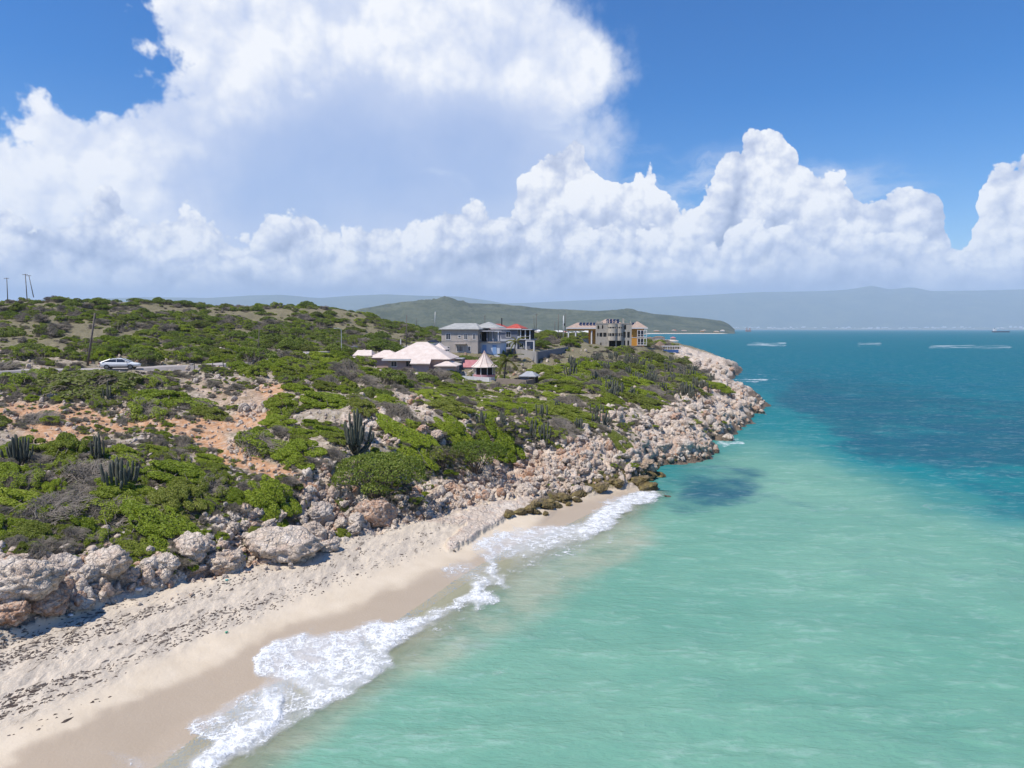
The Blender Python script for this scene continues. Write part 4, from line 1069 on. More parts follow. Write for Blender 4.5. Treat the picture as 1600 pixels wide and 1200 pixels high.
def build_tufts():
    rng = random.Random(9); pts, sc, ro = [], [], []
    for _ in range(26000):
        px = rng.uniform(-80, 1150); py = rng.uniform(462, 900)
        a, b = np.array([px]), np.array([py])
        bare = float(sample(Z_SAND, a, b)[0]) * 1.6 + .75 * float(sample(Z_ROCK, a, b)[0]) + .85 * float(sample(Z_ORANGE, a, b)[0])
        if rng.random() > .85 * (1 - min(1, bare)): continue
        p = hit(px, py)
        if p is None or p.z < .4 or p.y > 300 or (p.y > 110 and rng.random() < .55) or any(abs(p.x - k.x) < k.r and abs(p.y - k.y) < k.r for k in KEEPOUT): continue
        if float(fbm(np.array([p.x * .12]), np.array([p.y * .12]), 3, 77)[0]) < .34 + .15 * rng.random(): continue
        r = .18 * math.exp(rng.gauss(.5, .5)) * max(1, min(3.2, p.y / 60))
        pts.append((p.x, p.y, p.z - .03)); sc.append((r, r * rng.uniform(.6, 1), r * rng.uniform(.4, 1.0))); ro.append((0, 0, R(-38) + rng.gauss(0, .5)))
    print('tufts', len(pts))
    protos = [child_of_kind('dry', 0), child_of_kind('dry', 1), child_of_kind('mixed', 0), child_of_kind('mixed', 1), child_of_kind('green', 0), child_of_kind('dry', 0)]
    scatter_stuff('dry_ground_cover', pts, sc, ro, [p for p in protos if p], 'dry grass and small grey tufts growing over the stony ground')
build_tufts()
# ------------------------------------------------------------------ boulders
def boulder_material():
    m, t, out = new_mat('limestone')
    geo = t.node('ShaderNodeNewGeometry'); pos = geo.outputs['Position']
    rnd = t.node('ShaderNodeObjectInfo').outputs['Random']
    z = t.sep(pos)[2]
    wet = t.ss(t.add(z, t.mul(t.sub(t.noise(pos, 2.0, 4)[0], .5), .9)), .75, .15)
    c, n2, pit = rock_colour(t, pos, t.ss(rnd, .80, .95), wet, 0.0)
    c = t.mix(t.ss(rnd, .35, .0, 0, .30), c, (.42, .385, .36))
    c = t.mix(t.ss(rnd, .55, .75, 0, .25), c, (.50, .35, .27))
    pbsdf(t, out, c, .9, t.add(t.add(n2, t.mul(pit, 6.0)), t.mul(t.noise(pos, 11.0, 4, .6)[0], .4)), .8, .16, .2)
    return m
M_ROCK = boulder_material()
from mathutils import noise as mno
def boulder_mesh(seed, sub, angular):
    rng = np.random.default_rng(seed)
    bm = bmesh.new(); bmesh.ops.create_icosphere(bm, subdivisions=sub, radius=1.0)
    pl = rng.normal(0, 1, (16, 3)); pl /= np.linalg.norm(pl, axis=1, keepdims=True); off = rng.uniform(.62, .98, 16)
    o = Vector(rng.uniform(-50, 50, 3))
    for v in bm.verts:
        d = v.co.normalized()
        dots = pl @ np.array(d)
        r = min(1.0, float(np.min(np.where(dots > .05, off / np.maximum(dots, .05), 9))))
        r = r * angular + (1 - angular)
        p = d * r
        r += .24 * mno.fractal(p * 1.5 + o, 1.0, 2.0, 4) * .8
        r += .10 * (mno.ridged_multi_fractal(p * 2.6 + o, 1.0, 2.1, 4, 1.0, 2.0) - 1.1)
        vd = mno.voronoi(p * 3.2 + o)[0]
        r -= .10 * max(0.0, .40 - vd[0]) * 3.2                                # solution pits
        r -= .05 * max(0.0, .12 - (vd[1] - vd[0])) * 6                          # cracks
        r += .06 * mno.fractal(p * 6.0 + o, 1.0, 2.0, 3)
        v.co = d * r
    me = bpy.data.meshes.new('boulder'); bm.to_mesh(me); bm.free()
    me.polygons.foreach_set('use_smooth', np.full(len(me.polygons), True))
    me.materials.append(M_ROCK)
    return me
ROCKS = [boulder_mesh(100 + i, 5, a) for i, a in enumerate((.75, .9, .55, .8, 1.0, .65, .85, .7))]
SMALL = [boulder_mesh(200 + i, 3, a) for i, a in enumerate((.8, 1.0, .6, .9))]
RPL = []
def boulder(x, y, r, scl, label, group, sink=.25, mesh=None, rz=None):
    me = mesh or random.choice(ROCKS)
    o = link('boulder', me)
    z = ground_z(x, y)
    o.location = (x, y, z + r * scl[2] * (1 - 2 * sink))
    o.rotation_euler = (random.uniform(-.35, .35), random.uniform(-.35, .35), random.uniform(0, 6.28) if rz is None else rz)
    o.scale = (r * scl[0], r * scl[1], r * scl[2])
    tag(o, label, 'boulder', group); RPL.append((x, y, r))
    return o
KEYROCK = [
 (34, 925, 128, (1, .8, .62), 'largest pale boulder, smooth and rounded, at the left edge behind the beach'),
 (100, 900, 64, (1, .8, .75), 'smooth grey rounded boulder tucked under bare twigs beside the largest boulder'),
 (70, 945, 88, (1, .8, .55), 'rough brown and white boulder in front of the largest pale boulder'),
 (14, 968, 66, (1, .9, .6), 'pinkish boulder at the left edge, lowest on the beach'),
 (125, 950, 46, (1, .5, .45), 'low reddish slab lying on the sand below the rough boulders'),
 (170, 897, 66, (1, .8, .85), 'deeply pitted upright boulder crowned with a pale knob'),
 (140, 905, 44, (1, .8, .8), 'pale knobbly boulder just left of the deeply pitted one'),
 (206, 908, 32, (1, .9, .9), 'pale boulder with a notched top in the row right of the pitted one'),
 (232, 905, 28, (.7, .8, 1.1), 'tall narrow egg shaped boulder in the row right of the pitted one'),
 (262, 885, 40, (1, .8, .7), 'pale boulder low in the pile at the foot of the green mat'),
 (300, 868, 66, (1, .8, .75), 'highest pale boulder of the pile, hollowed and pitted'),
 (350, 893, 84, (1, .7, .55), 'broad pink pitted boulder resting on the sand'),
 (300, 898, 46, (1, .6, .5), 'long low boulder beside the broad pink pitted one'),
 (445, 872, 118, (1, .75, .55), 'big pale slab pocked with dark holes, at the back of the beach'),
 (420, 878, 30, (1, .8, .5), 'small boulder leaning on the left end of the big pocked slab'),
 (455, 888, 12, (.7, .7, 1.1), 'small upright stone standing on the sand in front of the big slab'),
 (434, 890, 11, (1, .9, .7), 'small tan stone on the sand left of the upright stone'),
 (492, 842, 44, (1, .8, .8), 'pale boulder wedged at the right end of the big slab'),
 (500, 812, 46, (1, .8, .8), 'grey and white boulder above the right end of the big slab'),
 (515, 860, 40, (1, .7, .6), 'boulder at the sand edge right of the small dark green shrub'),
 (590, 815, 66, (1, .8, .8), 'shaded brown boulder under the leafy tree'),
 (1137, 688, 19, (1, .9, .8), 'lone round brown rock standing in the foam off the point'),
 (1178, 592.5, 9, (1.2, .8, .7), 'small dark rock awash in white water off the farther point'),
 (1162, 722, 11, (1, .8, .6), 'small black rock in the water at the tip of the near spur'),
 (1148, 722, 9, (1, .8, .6), 'smaller black rock against the tip of the near spur'),
 (1048, 776, 16, (1.4, .8, .4), 'dark rock barely showing in the white water by the cove'),
]
ROCKAREAS = [
 ([(0, 862), (210, 882), (330, 812), (480, 770), (560, 790), (650, 775), (640, 815), (500, 855), (330, 897), (130, 945), (0, 975)], .5, 84, 'pale limestone boulder in the bank behind the near beach'),
 ([(470, 760), (600, 790), (660, 765), (745, 735), (790, 745), (740, 788), (640, 815), (560, 832), (500, 830)], .48, 52, 'pinkish limestone boulder in the tumbled slope below the two trees'),
 ([(745, 735), (830, 695), (930, 672), (1000, 690), (1100, 690), (1110, 715), (1030, 728), (900, 760), (790, 772)], .6, 50, 'pale limestone crag boulder above the small cove'),
 ([(930, 655), (1000, 640), (1100, 605), (1180, 620), (1190, 632), (1130, 682), (1040, 690), (960, 688)], .7, 44, 'pale jagged boulder on the rocky point'),
 ([(520, 650), (690, 680), (700, 702), (560, 690)], .8, 14, 'white limestone block bare among the shrubs upslope of the trees'),
 ([(1075, 560), (1150, 573), (1150, 590), (1090, 580)], 1.5, 12, 'brown shore rock on the farther point'),
]
def build_rocks():
    n = 0
    for i, (px, py, w, s, lab) in enumerate(KEYROCK):
        p = hit(px, py)
        if p is None or py < 600 or (px > 1040): p = at_z(px, py, 0.0)
        r = w * p.y / 1080 / 2
        boulder(p.x, p.y, r, s, lab, None, .22, ROCKS[i % 8], random.uniform(-.4, .4)); n += 1
    for poly, mr, cnt, lab in ROCKAREAS:
        xs = [q[0] for q in poly]; ys = [q[1] for q in poly]; k = 0; tries = 0
        while k < cnt and tries < 1500:
            tries += 1
            px = random.uniform(min(xs), max(xs)); py = random.uniform(min(ys), max(ys))
            if not inside(poly, np.array([px]), np.array([py]))[0]: continue
            p = hit(px, py)
            if p is None: continue
            r = min(mr * 1.35, mr * math.exp(random.gauss(-.3, .42)))
            if any((p.x - a) ** 2 + (p.y - b) ** 2 < ((r + c) * .62) ** 2 for a, b, c in RPL): continue
            slab = 'jagged' in lab or 'crag' in lab
            boulder(p.x, p.y, r, (1.35 if slab else 1, random.uniform(.65, .95), random.uniform(.42, .62) if slab else random.uniform(.55, .9)), lab, lab.replace('boulder', 'boulders', 1).replace('block', 'blocks', 1).replace('shore rock', 'shore rocks'), .25, None, R(48) + random.gauss(0, .4) if slab else None); k += 1; n += 1
    print('boulders', n)
    rng = random.Random(5); pts, sc, ro = [], [], []
    for _ in range(26000):
        px = rng.uniform(-60, 1200); py = rng.uniform(545, 985)
        a = np.array([px]); b = np.array([py])
        rk = float(sample(Z_ROCK, a, b)[0]); og = float(sample(Z_ORANGE, a, b)[0]); sa = float(sample(Z_SAND, a, b)[0])
        den = max(rk * (1 - .8 * sa), .45 * og, .55 * (1 - sa) * (px < 1000))
        if rng.random() > den * .8: continue
        p = hit(px, py)
        if p is None or p.z < .15 or p.y > 200: continue
        r = min(.55, .10 * math.exp(rng.gauss(.5, .55))) * (1.0 if rk > .4 else .6) * max(1.0, min(2.2, p.y / 55))
        pts.append((p.x, p.y, p.z + r * .15)); sc.append((r, r * rng.uniform(.6, 1), r * rng.uniform(.5, .9))); ro.append((rng.uniform(0, 6), rng.uniform(0, 6), rng.uniform(0, 6)))
    protos = []
    for me in SMALL:
        # one small stone of each form lies on the beach and is the pattern for the scattered rubble
        px, py = ((217, 945), (300, 930), (560, 858), (380, 905))[len(protos)]
        p = hit(px, py)
        o = boulder(p.x, p.y, .16, (1, .9, .7), ('lone small stone lying on the sand below the egg shaped boulder', 'little stone on the sand below the long low boulder', 'little stone at the sand edge below the tumbled slope', 'little stone on the sand just right of the broad pink boulder')[len(protos)], None, .3, me)
        o.name = 'stone'; o['category'] = 'stone'; protos.append([o])
    scatter_stuff('rubble', pts, sc, ro, protos, 'pale limestone rubble strewn over the shore and the stony ground')
    print('rubble', len(pts))
build_rocks()

# strand line: dried seaweed lying in ragged rows, one mass
def build_wrack():
    rng = np.random.default_rng(12); V, F, T = [], [], []
    n = 0
    m, t, out = new_mat('dry_seaweed')
    pbsdf(t, out, t.ramp(t.attr('tone'), [(0, (.07, .05, .04)), (.6, (.15, .12, .095)), (1, (.27, .225, .185))]), .9)
    for _ in range(34000):
        px = rng.uniform(-40, 760); py = rng.uniform(800, 1150)
        w = float(sample(Z_WRACK, np.array([px]), np.array([py]))[0])
        if rng.random() > w * .8: continue
        p = hit(px, py)
        if p is None: continue
        # rows run along the beach
        u = p.x * .80 - p.y * .60; al = p.x * .6 + p.y * .8
        row = float(fbm(np.array([u * 1.1]), np.array([al * .10]), 3, 401)[0])
        if row < .47 + .12 * rng.random(): continue
        L = rng.uniform(.035, .15) * (1 + (rng.random() < .12) * 1.0); wd = L * rng.uniform(.25, .5); a = math.atan2(.8, .6) + rng.normal(0, .5)
        ca, sa = math.cos(a), math.sin(a); k = 7; h = rng.uniform(.015, .06)
        ring = [(L * math.cos(q * 6.283 / k) * rng.uniform(.6, 1.2), wd * math.sin(q * 6.283 / k) * rng.uniform(.6, 1.2)) for q in range(k)]
        b = len(V)
        for (x, y) in ring: V.append((p.x + x * ca - y * sa, p.y + x * sa + y * ca, p.z - .01))
        V.append((p.x, p.y, p.z + h)); tn = rng.uniform(0, 1); T += [tn] * (k + 1)
        for q in range(k): F.append((b + q, b + (q + 1) % k, b + k))
    me = raw_mesh('strand_seaweed', V, np.array(F), m, {'tone': T})
    o = link('strand_seaweed', me); o['kind'] = 'stuff'; o['label'] = 'dark dried seaweed scattered in rows along the pale beach'
build_wrack()

# ------------------------------------------------------------------ cacti
def cactus_material():
    m, t, out = new_mat('cactus_skin')
    pos = t.node('ShaderNodeTexCoord').outputs['Object']; rnd = t.node('ShaderNodeObjectInfo').outputs['Random']
    n = t.noise(pos, 5.0, 4, .6)[0]
    pbsdf(t, out, t.mix(t.m('ADD', t.mul(n, .7), t.mul(rnd, .3), clamp=True), (.05, .062, .04), (.15, .145, .11)), .7)
    return m
M_CACT = cactus_material()
def cactus_arm(seed, h, lean, r=.034):
    rng = np.random.default_rng(seed); k = 9
    s = np.linspace(0, 1, k)
    bend = lean * (1 - np.exp(-s * 3.2))
    path = np.stack([bend, rng.normal(0, .02, k).cumsum() * .5, s * h], 1)[None]
    rad = (r * (1 + .12 * np.sin(s * 9 + seed)) * np.where(s > .93, .6, 1) * np.where(s < .05, .9, 1))[None]
    sides = 12
    co, f = tubes(path, rad, sides)
    rib = 1 + .22 * (np.arange(sides) % 2 - .5)
    c = np.repeat(path[0], sides, 0); co = c + (co - c) * np.tile(rib, k)[:, None]
    top = len(co); co = np.vstack([co, path[0, -1] + np.array([0, 0, r * .5])])
    ft = [(top - sides + i, top - sides + (i + 1) % sides, top, top) for i in range(sides)]
    tri = [(a, b, c_) for a, b, c_, _ in ft]
    return co, [tuple(q) for q in f] + tri
def arm_mesh(seed, h, lean, r=.034):
    co, f = cactus_arm(seed, h, lean, r)
    me = bpy.data.meshes.new('arm'); me.from_pydata([tuple(v) for v in co], [], f)
    me.polygons.foreach_set('use_smooth', np.full(len(me.polygons), True)); me.materials.append(M_CACT)
    return me
ARMS = [arm_mesh(i, h, l) for i, (h, l) in enumerate(((1.0, .02), (.95, .14), (.88, .24), (.80, .34), (.66, .42), (.92, .19), (.74, .30), (.52, .48)))]
def cactus_cluster(px, py, hpx, narm, label, fan=1.0, lean=0.0):
    p = hit(px, py); h = hpx * p.y / 1080
    r = empty('columnar_cactus', (p.x, p.y, p.z - .1), 0, label, 'cactus')
    for i in range(int(narm * 1.5)):
        me = ARMS[0] if i == 0 else ARMS[1 + (i * 3 + int(px)) % 7]
        o = link('arm', me, r)
        o.rotation_euler = (0, lean + random.uniform(-.04, .04), i * 2.399 + random.uniform(-.3, .3))
        s = h * random.uniform(.82, 1.05) * (1 if i % 3 else 1.05)
        o.scale = (s * fan, s * fan, s); o.location = (random.uniform(-.16, .16), random.uniform(-.16, .16), 0)
for px, py, hp, n_, lab, fan, ln in (
 (33, 728, 56, 15, 'dense candelabra cactus at the left edge of the near slope', .85, 0), (156, 722, 50, 9, 'open cactus fanning to the left on a thin foot beside white rock', .9, -.15),
 (190, 774, 64, 18, 'broadest many-armed cactus above the bright green mat', 1.0, 0), (556, 708, 68, 17, 'tallest many-armed cactus, behind the leafy tree', .8, .03),
 (62, 746, 26, 2, 'short two-armed cactus right of the left edge candelabra', .6, 0), (83, 764, 16, 1, 'single stub of cactus on the green mat', .5, 0), (4, 764, 30, 1, 'single cactus column at the left frame edge', .5, 0),
 (167, 627, 30, 6, 'small cactus in the thicket below the white car', .8, 0), (752, 672, 34, 8, 'cactus clump behind the bright domed shrub', .9, 0), (785, 664, 24, 7, 'smaller cactus clump upslope of the bright domed shrub', 1.0, 0),
 (851, 694, 38, 9, 'cactus clump at the edge of the pale crags', .9, 0), (833, 690, 30, 5, 'thin cactus left of the clump by the crags', .7, 0), (835, 672, 22, 5, 'little cactus group on the slope above the crags', .8, 0)):
    cactus_cluster(px, py, hp, n_, lab, fan, ln)
def dark_rocks():
    m, t, out = new_mat('weedy_rock')
    pos = t.node('ShaderNodeNewGeometry').outputs['Position']; n = t.noise(pos, 2.2, 5, .65)[0]; n2 = t.noise(pos, 6.0, 4, .6)[0]; z = t.sep(pos)[2]
    c = t.ramp(n, [(.3, (.05, .038, .018)), (.5, (.13, .095, .035)), (.68, (.235, .185, .055))])
    c = t.mix(t.ss(t.add(z, t.mul(t.sub(n2, .5), .8)), .9, 1.5, 0, .8), c, (.42, .31, .22))
    pbsdf(t, out, c, .6, t.add(n, n2), .8, .12, .35)
    rocks = []
    for me in ROCKS[:5]:
        q = me.copy(); q.materials.clear(); q.materials.append(m); rocks.append(q)
    rng = random.Random(17); k = 0
    path = [(800, 806), (835, 796), (870, 788), (905, 775), (940, 763), (980, 752), (1012, 742), (1024, 735)]
    for i in range(40):
        t_ = rng.random() * (len(path) - 1.001); a, b = path[int(t_)], path[int(t_) + 1]; f = t_ - int(t_)
        px = a[0] + (b[0] - a[0]) * f + rng.gauss(0, 6); py = a[1] + (b[1] - a[1]) * f + rng.gauss(0, 4 + .5 * t_)
        p = hit(px, py)
        if p is None or p.z < -.15 or shore(np.array([p.x]), np.array([p.y]))[0][0] < -.8: continue
        r = rng.uniform(.3, .65) * (.8 + .12 * t_)
        o = boulder(p.x, p.y, r, (1.2, .9, .6), 'dark weed-covered rock in the ledge beside the small cove', 'weedy rocks of the cove ledge', .3, rng.choice(rocks)); o.name = 'weedy_rock'; o['category'] = 'rock'
dark_rocks()
def thicket():
    # far cacti: each plant one mesh of arms
    protos = []
    for s in range(4):
        rng = np.random.default_rng(900 + s); V, F = [], []
        for i in range(11):
            co, f = cactus_arm(900 + s * 20 + i, rng.uniform(.55, 1.0), rng.uniform(.0, .34), .036)
            a = rng.uniform(0, 6.28); R2 = np.array([[math.cos(a), -math.sin(a), 0], [math.sin(a), math.cos(a), 0], [0, 0, 1]])
            co = co @ R2.T + np.array([rng.normal(0, .13), rng.normal(0, .13), 0]); b = len(V)
            V += [tuple(v) for v in co]; F += [tuple(int(q) + b for q in g) for g in f]
        me = bpy.data.meshes.new('columnar_cactus'); me.from_pydata(V, [], F); me.materials.append(M_CACT)
        me.polygons.foreach_set('use_smooth', np.full(len(me.polygons), True)); protos.append(me)
    poly = [([(880, 585), (960, 578), (1070, 572), (1130, 604), (1085, 622), (1000, 632), (930, 622)], 62, 2.1, 'grey-green columnar cactus in the thicket on the headland', 'cactus thicket on the headland'),
            ([(885, 560), (1010, 556), (1085, 562), (1080, 575), (960, 575), (890, 582)], 26, 2.2, 'columnar cactus on the ridge below the orange house', 'cacti on the ridge below the orange house'),
            ([(810, 640), (960, 640), (1000, 650), (900, 680), (830, 690)], 10, 1.6, 'columnar cactus scattered among the shrubs above the crags', 'cacti among the shrubs above the crags')]
    for pl, cnt, h, lab, grp in poly:
        xs = [q[0] for q in pl]; ys = [q[1] for q in pl]; k = 0
        while k < cnt:
            px = random.uniform(min(xs), max(xs)); py = random.uniform(min(ys), max(ys))
            if not inside(pl, np.array([px]), np.array([py]))[0]: continue
            p = hit(px, py)
            if p is None or p.y > 330: k += 1; continue
            o = link('columnar_cactus', random.choice(protos)); s = h * random.uniform(.75, 1.2)
            o.location = (p.x, p.y, p.z - .15); o.rotation_euler = (0, 0, random.uniform(0, 6.28)); o.scale = (s * 1.15, s * 1.15, s)
            tag(o, lab, 'cactus', grp); k += 1
thicket()

# ------------------------------------------------------------------ trees and palms
def tree(name, px, py, w, h, label, seed, trunk_frac, loose, mat=None, sway=.35, cat='tree', Y=None):
    p = hit(px, py) if Y is None else at_depth(px, py, Y)
    rng = np.random.default_rng(seed)
    r = empty(name, (p.x, p.y, p.z - .1), 0, label, cat)
    nl = 16; lobes = []; paths, rads = [], []
    for i in range(nl):
        a = i * 2.399 + rng.uniform(-.3, .3); q = math.sqrt((i + .5) / nl)
        x = math.cos(a) * q * w / 2 * .8 + sway * q * .6; y = math.sin(a) * q * w / 2 * .7
        z = h * (trunk_frac + (1 - trunk_frac) * (.35 + .45 * math.sqrt(max(0, 1 - q * q)) * rng.uniform(.8, 1.15)))
        s = rng.uniform(.16, .26) * w
        lobes.append((x, y, z, s, s * .9, s * .6))
        t = np.linspace(0, 1, 7)[:, None]
        b = np.array([rng.normal(0, .12), rng.normal(0, .12), 0.0]); e = np.array([x, y, z])
        mid = b * (1 - t) + e * t; mid[:, 2] = (e[2]) * (t[:, 0] ** .75); mid[1:-1] += rng.normal(0, .05 * w / 4, (5, 3))
        paths.append(mid); rads.append(np.linspace(.055, .012, 7) * (h / 4) * rng.uniform(.8, 1.4))
    n = int(7000 * loose)
    P, N = lobed_surface(n, rng, lobes, .28)
    lc, lf, tone = leaves(P, N, .085 * max(1, w / 6), rng, .9)
    crown = link('crown', raw_mesh('crown', lc, lf, mat or M_LEAF2, {'tone': tone}), r)
    # fine twigs inside the crown belong to the branching
    nt = 120; src = np.array(lobes)[rng.integers(0, nl, nt)]; dd = rng.normal(0, 1, (nt, 3)); dd /= np.linalg.norm(dd, axis=1, keepdims=True)
    tips = src[:, :3] + dd * src[:, 3:6] * .9; t = np.linspace(0, 1, 7)[None, :, None]
    st = src[:, None, :3] * np.array([.75, .75, .85]); tw = st * (1 - t) + tips[:, None, :] * t
    co, f = tubes(np.concatenate([np.array(paths), tw]), np.concatenate([np.array(rads), np.tile(np.linspace(.012, .004, 7), (nt, 1))]), 5)
    link('trunk', raw_mesh('trunk', co, f, M_BARK, smooth=True), r)
    return r
tree('leafy_tree', 590, 792, 7.0, 4.4, 'big bushy yellow-green tree leaning over the boulders', 31, .10, 5.0)
tree('open_tree', 742, 748, 5.2, 3.6, 'open-crowned tree with bare leaning trunks standing on the rocks', 32, .42, 2.6)
tree('dark_tree', 690, 735, 3.4, 2.2, 'dark dead-looking low tree with bare trunks left of the open-crowned tree', 33, .4, .35, M_OLIVE)
tree('hillside_tree', 466, 545, 3.2, 4.4, 'small bright tree with a bare slanting trunk on the hillside by the street lamp', 34, .62, 1.0, None, -.6)
def frond_mesh(seed, L):
    rng = np.random.default_rng(seed); V, F, T = [], [], []
    k = 14
    for i in range(k):
        s = i / (k - 1)
        c = np.array([L * s, 0, L * (.28 * s - .62 * s * s)])
        w = .34 * L * math.sin(3.14 * min(1, s * .9 + .12)) * .55
        for sgn in (-1, 1):
            b = len(V); tip = c + np.array([.12 * L, sgn * w, -.14 * L * rng.uniform(.4, 1.2)])
            V += [tuple(c - np.array([.02 * L, 0, 0])), tuple(c + np.array([.05 * L, 0, 0])), tuple(tip + np.array([.03 * L, 0, 0])), tuple(tip)]
            F.append((b, b + 1, b + 2, b + 3)); T += [rng.uniform(.3, .9)] * 4
    b = len(V)
    return raw_mesh('frond', V, np.array(F), M_PALM, {'tone': T})
M_PALM = leaf_material('palm_leaves', [(0, (.05, .07, .015)), (.5, (.10, .13, .02)), (.8, (.20, .17, .03)), (1, (.30, .20, .05))])
FRONDS = [frond_mesh(i, 1.0) for i in range(3)]
def palm(px, py, Y, h, L, label, n=15, blow=-1.0):
    p = at_depth(px, py, Y); z = ground_z(p.x, p.y)
    r = empty('palm_tree', (p.x, p.y, z - .1), 0, label, 'palm tree')
    t = np.linspace(0, 1, 9); path = np.stack([.10 * h * t * t, 0 * t, h * t], 1)[None]
    co, f = tubes(path, (np.linspace(.17, .10, 9))[None], 9); link('trunk', raw_mesh('trunk', co, f, M_BARK, smooth=True), r)
    for i in range(n):
        a = i * 2.399
        # the trade wind bends every frond the same way
        a = math.atan2(math.sin(a) * .75, math.cos(a) + blow * .55)
        o = link('frond', FRONDS[i % 3], r, (.10 * h, 0, h)); o.rotation_euler = (random.uniform(-.5, .5), R(-38 + (i % 5) * 20), a); o.scale = (L, L, L)
palm(788, 588, 121, 4.2, 2.6, 'wind-blown coconut palm right of the gazebo', 16)
palm(803, 566, 150, 4.4, 2.2, 'smaller palm in front of the red roofed grey house', 12)
palm(737, 588, 127, 1.2, 1.3, 'low young palm left of the gazebo', 9, -.3)
# ------------------------------------------------------------------ building kit
class MB:
    def __init__(s): s.v = []; s.f = []
    def poly(s, pts): b = len(s.v); s.v += [tuple(p) for p in pts]; s.f.append(tuple(range(b, b + len(pts)))); return s
    def box(s, x0, x1, y0, y1, z0, z1):
        b = len(s.v)
        s.v += [(x, y, z) for z in (z0, z1) for x, y in ((x0, y0), (x1, y0), (x1, y1), (x0, y1))]
        s.f += [tuple(b + i for i in q) for q in ((3, 2, 1, 0), (4, 5, 6, 7), (0, 1, 5, 4), (1, 2, 6, 5), (2, 3, 7, 6), (3, 0, 4, 7))]
        return s
    def hip(s, x0, x1, y0, y1, z, h, th=.14, ridge='x', inset=None):
        """hipped roof with a fascia; ridge along x or y, or 'p' for a pyramid"""
        w, d = x1 - x0, y1 - y0
        if ridge == 'x': i = d / 2 if inset is None else inset; r = [(x0 + i, (y0 + y1) / 2), (x1 - i, (y0 + y1) / 2)]
        elif ridge == 'y': i = w / 2 if inset is None else inset; r = [((x0 + x1) / 2, y0 + i), ((x0 + x1) / 2, y1 - i)]
        b = len(s.v)
        for zz in (z, z + th): s.v += [(x0, y0, zz), (x1, y0, zz), (x1, y1, zz), (x0, y1, zz)]
        s.f += [(b + 3, b + 2, b + 1, b)] + [tuple(b + q for q in g) for g in ((0, 1, 5, 4), (1, 2, 6, 5), (2, 3, 7, 6), (3, 0, 4, 7))]
        if ridge == 'p':
            s.v.append(((x0 + x1) / 2, (y0 + y1) / 2, z + th + h)); a = b + 8
            s.f += [(b + 4, b + 5, a), (b + 5, b + 6, a), (b + 6, b + 7, a), (b + 7, b + 4, a)]
        else:
            s.v += [(*r[0], z + th + h), (*r[1], z + th + h)]; a, c = b + 8, b + 9
            if ridge == 'x': s.f += [(b + 4, b + 5, c, a), (b + 5, b + 6, c), (b + 6, b + 7, a, c), (b + 7, b + 4, a)]
            else: s.f += [(b + 4, b + 5, a), (b + 5, b + 6, c, a), (b + 6, b + 7, c), (b + 7, b + 4, a, c)]
        return s
    def tube(s, p0, p1, r0, r1=None, n=8):
        p0, p1 = Vector(p0), Vector(p1); r1 = r0 if r1 is None else r1
        d = (p1 - p0).normalized(); a = d.orthogonal().normalized(); c = d.cross(a); b = len(s.v)
        for p, r in ((p0, r0), (p1, r1)):
            for i in range(n):
                t = i / n * 6.28318; s.v.append(tuple(p + (a * math.cos(t) + c * math.sin(t)) * r))
        s.f += [(b + i, b + (i + 1) % n, b + n + (i + 1) % n, b + n + i) for i in range(n)]
        s.f += [tuple(b + n - 1 - i for i in range(n)), tuple(b + n + i for i in range(n))]
        return s
    def arc(s, cx, cy, r, a0, a1, z0, z1, th=.2, n=12):
        """curved wall"""
        b = len(s.v)
        for i in range(n + 1):
            a = a0 + (a1 - a0) * i / n
            for rr in (r, r - th):
                for z in (z0, z1): s.v.append((cx + rr * math.cos(a), cy + rr * math.sin(a), z))
        for i in range(n):
            o, q = b + 4 * i, b + 4 * i + 4
            s.f += [(o, q, q + 1, o + 1), (o + 2, o + 3, q + 3, q + 2), (o + 1, q + 1, q + 3, o + 3), (o, o + 2, q + 2, q)]
        s.f += [(b, b + 1, b + 3, b + 2), (q, q + 2, q + 3, q + 1)]
        return s
    def disc(s, cx, cy, r, z0, z1, n=24, a0=0, a1=6.28318):
        b = len(s.v); full = a1 - a0 > 6.2; m = n if full else n + 1
        for z in (z0, z1):
            for i in range(m): a = a0 + (a1 - a0) * i / n; s.v.append((cx + r * math.cos(a), cy + r * math.sin(a), z))
        s.f += [tuple(b + m - 1 - i for i in range(m)), tuple(b + m + i for i in range(m))]
        s.f += [(b + i, b + (i + 1) % m, b + m + (i + 1) % m, b + m + i) for i in range(m)]
        return s
    def lathe(s, prof, n=16, cx=0, cy=0):
        b = len(s.v)
        for r, z in prof:
            for i in range(n): a = i / n * 6.28318; s.v.append((cx + r * math.cos(a), cy + r * math.sin(a), z))
        for k in range(len(prof) - 1):
            for i in range(n): o = b + k * n; s.f.append((o + i, o + (i + 1) % n, o + n + (i + 1) % n, o + n + i))
        return s
    def build(s, name, mat, parent=None, bevel=0, smooth=False):
        me = bpy.data.meshes.new(name); me.from_pydata(s.v, [], s.f); me.materials.append(mat)
        if smooth: me.polygons.foreach_set('use_smooth', np.full(len(me.polygons), True))
        bm = bmesh.new(); bm.from_mesh(me); bmesh.ops.recalc_face_normals(bm, faces=bm.faces); bm.to_mesh(me); bm.free()
        o = link(name, me, parent)
        if bevel: md = o.modifiers.new('bevel', 'BEVEL'); md.width = bevel; md.segments = 2; md.limit_method = 'ANGLE'
        return o
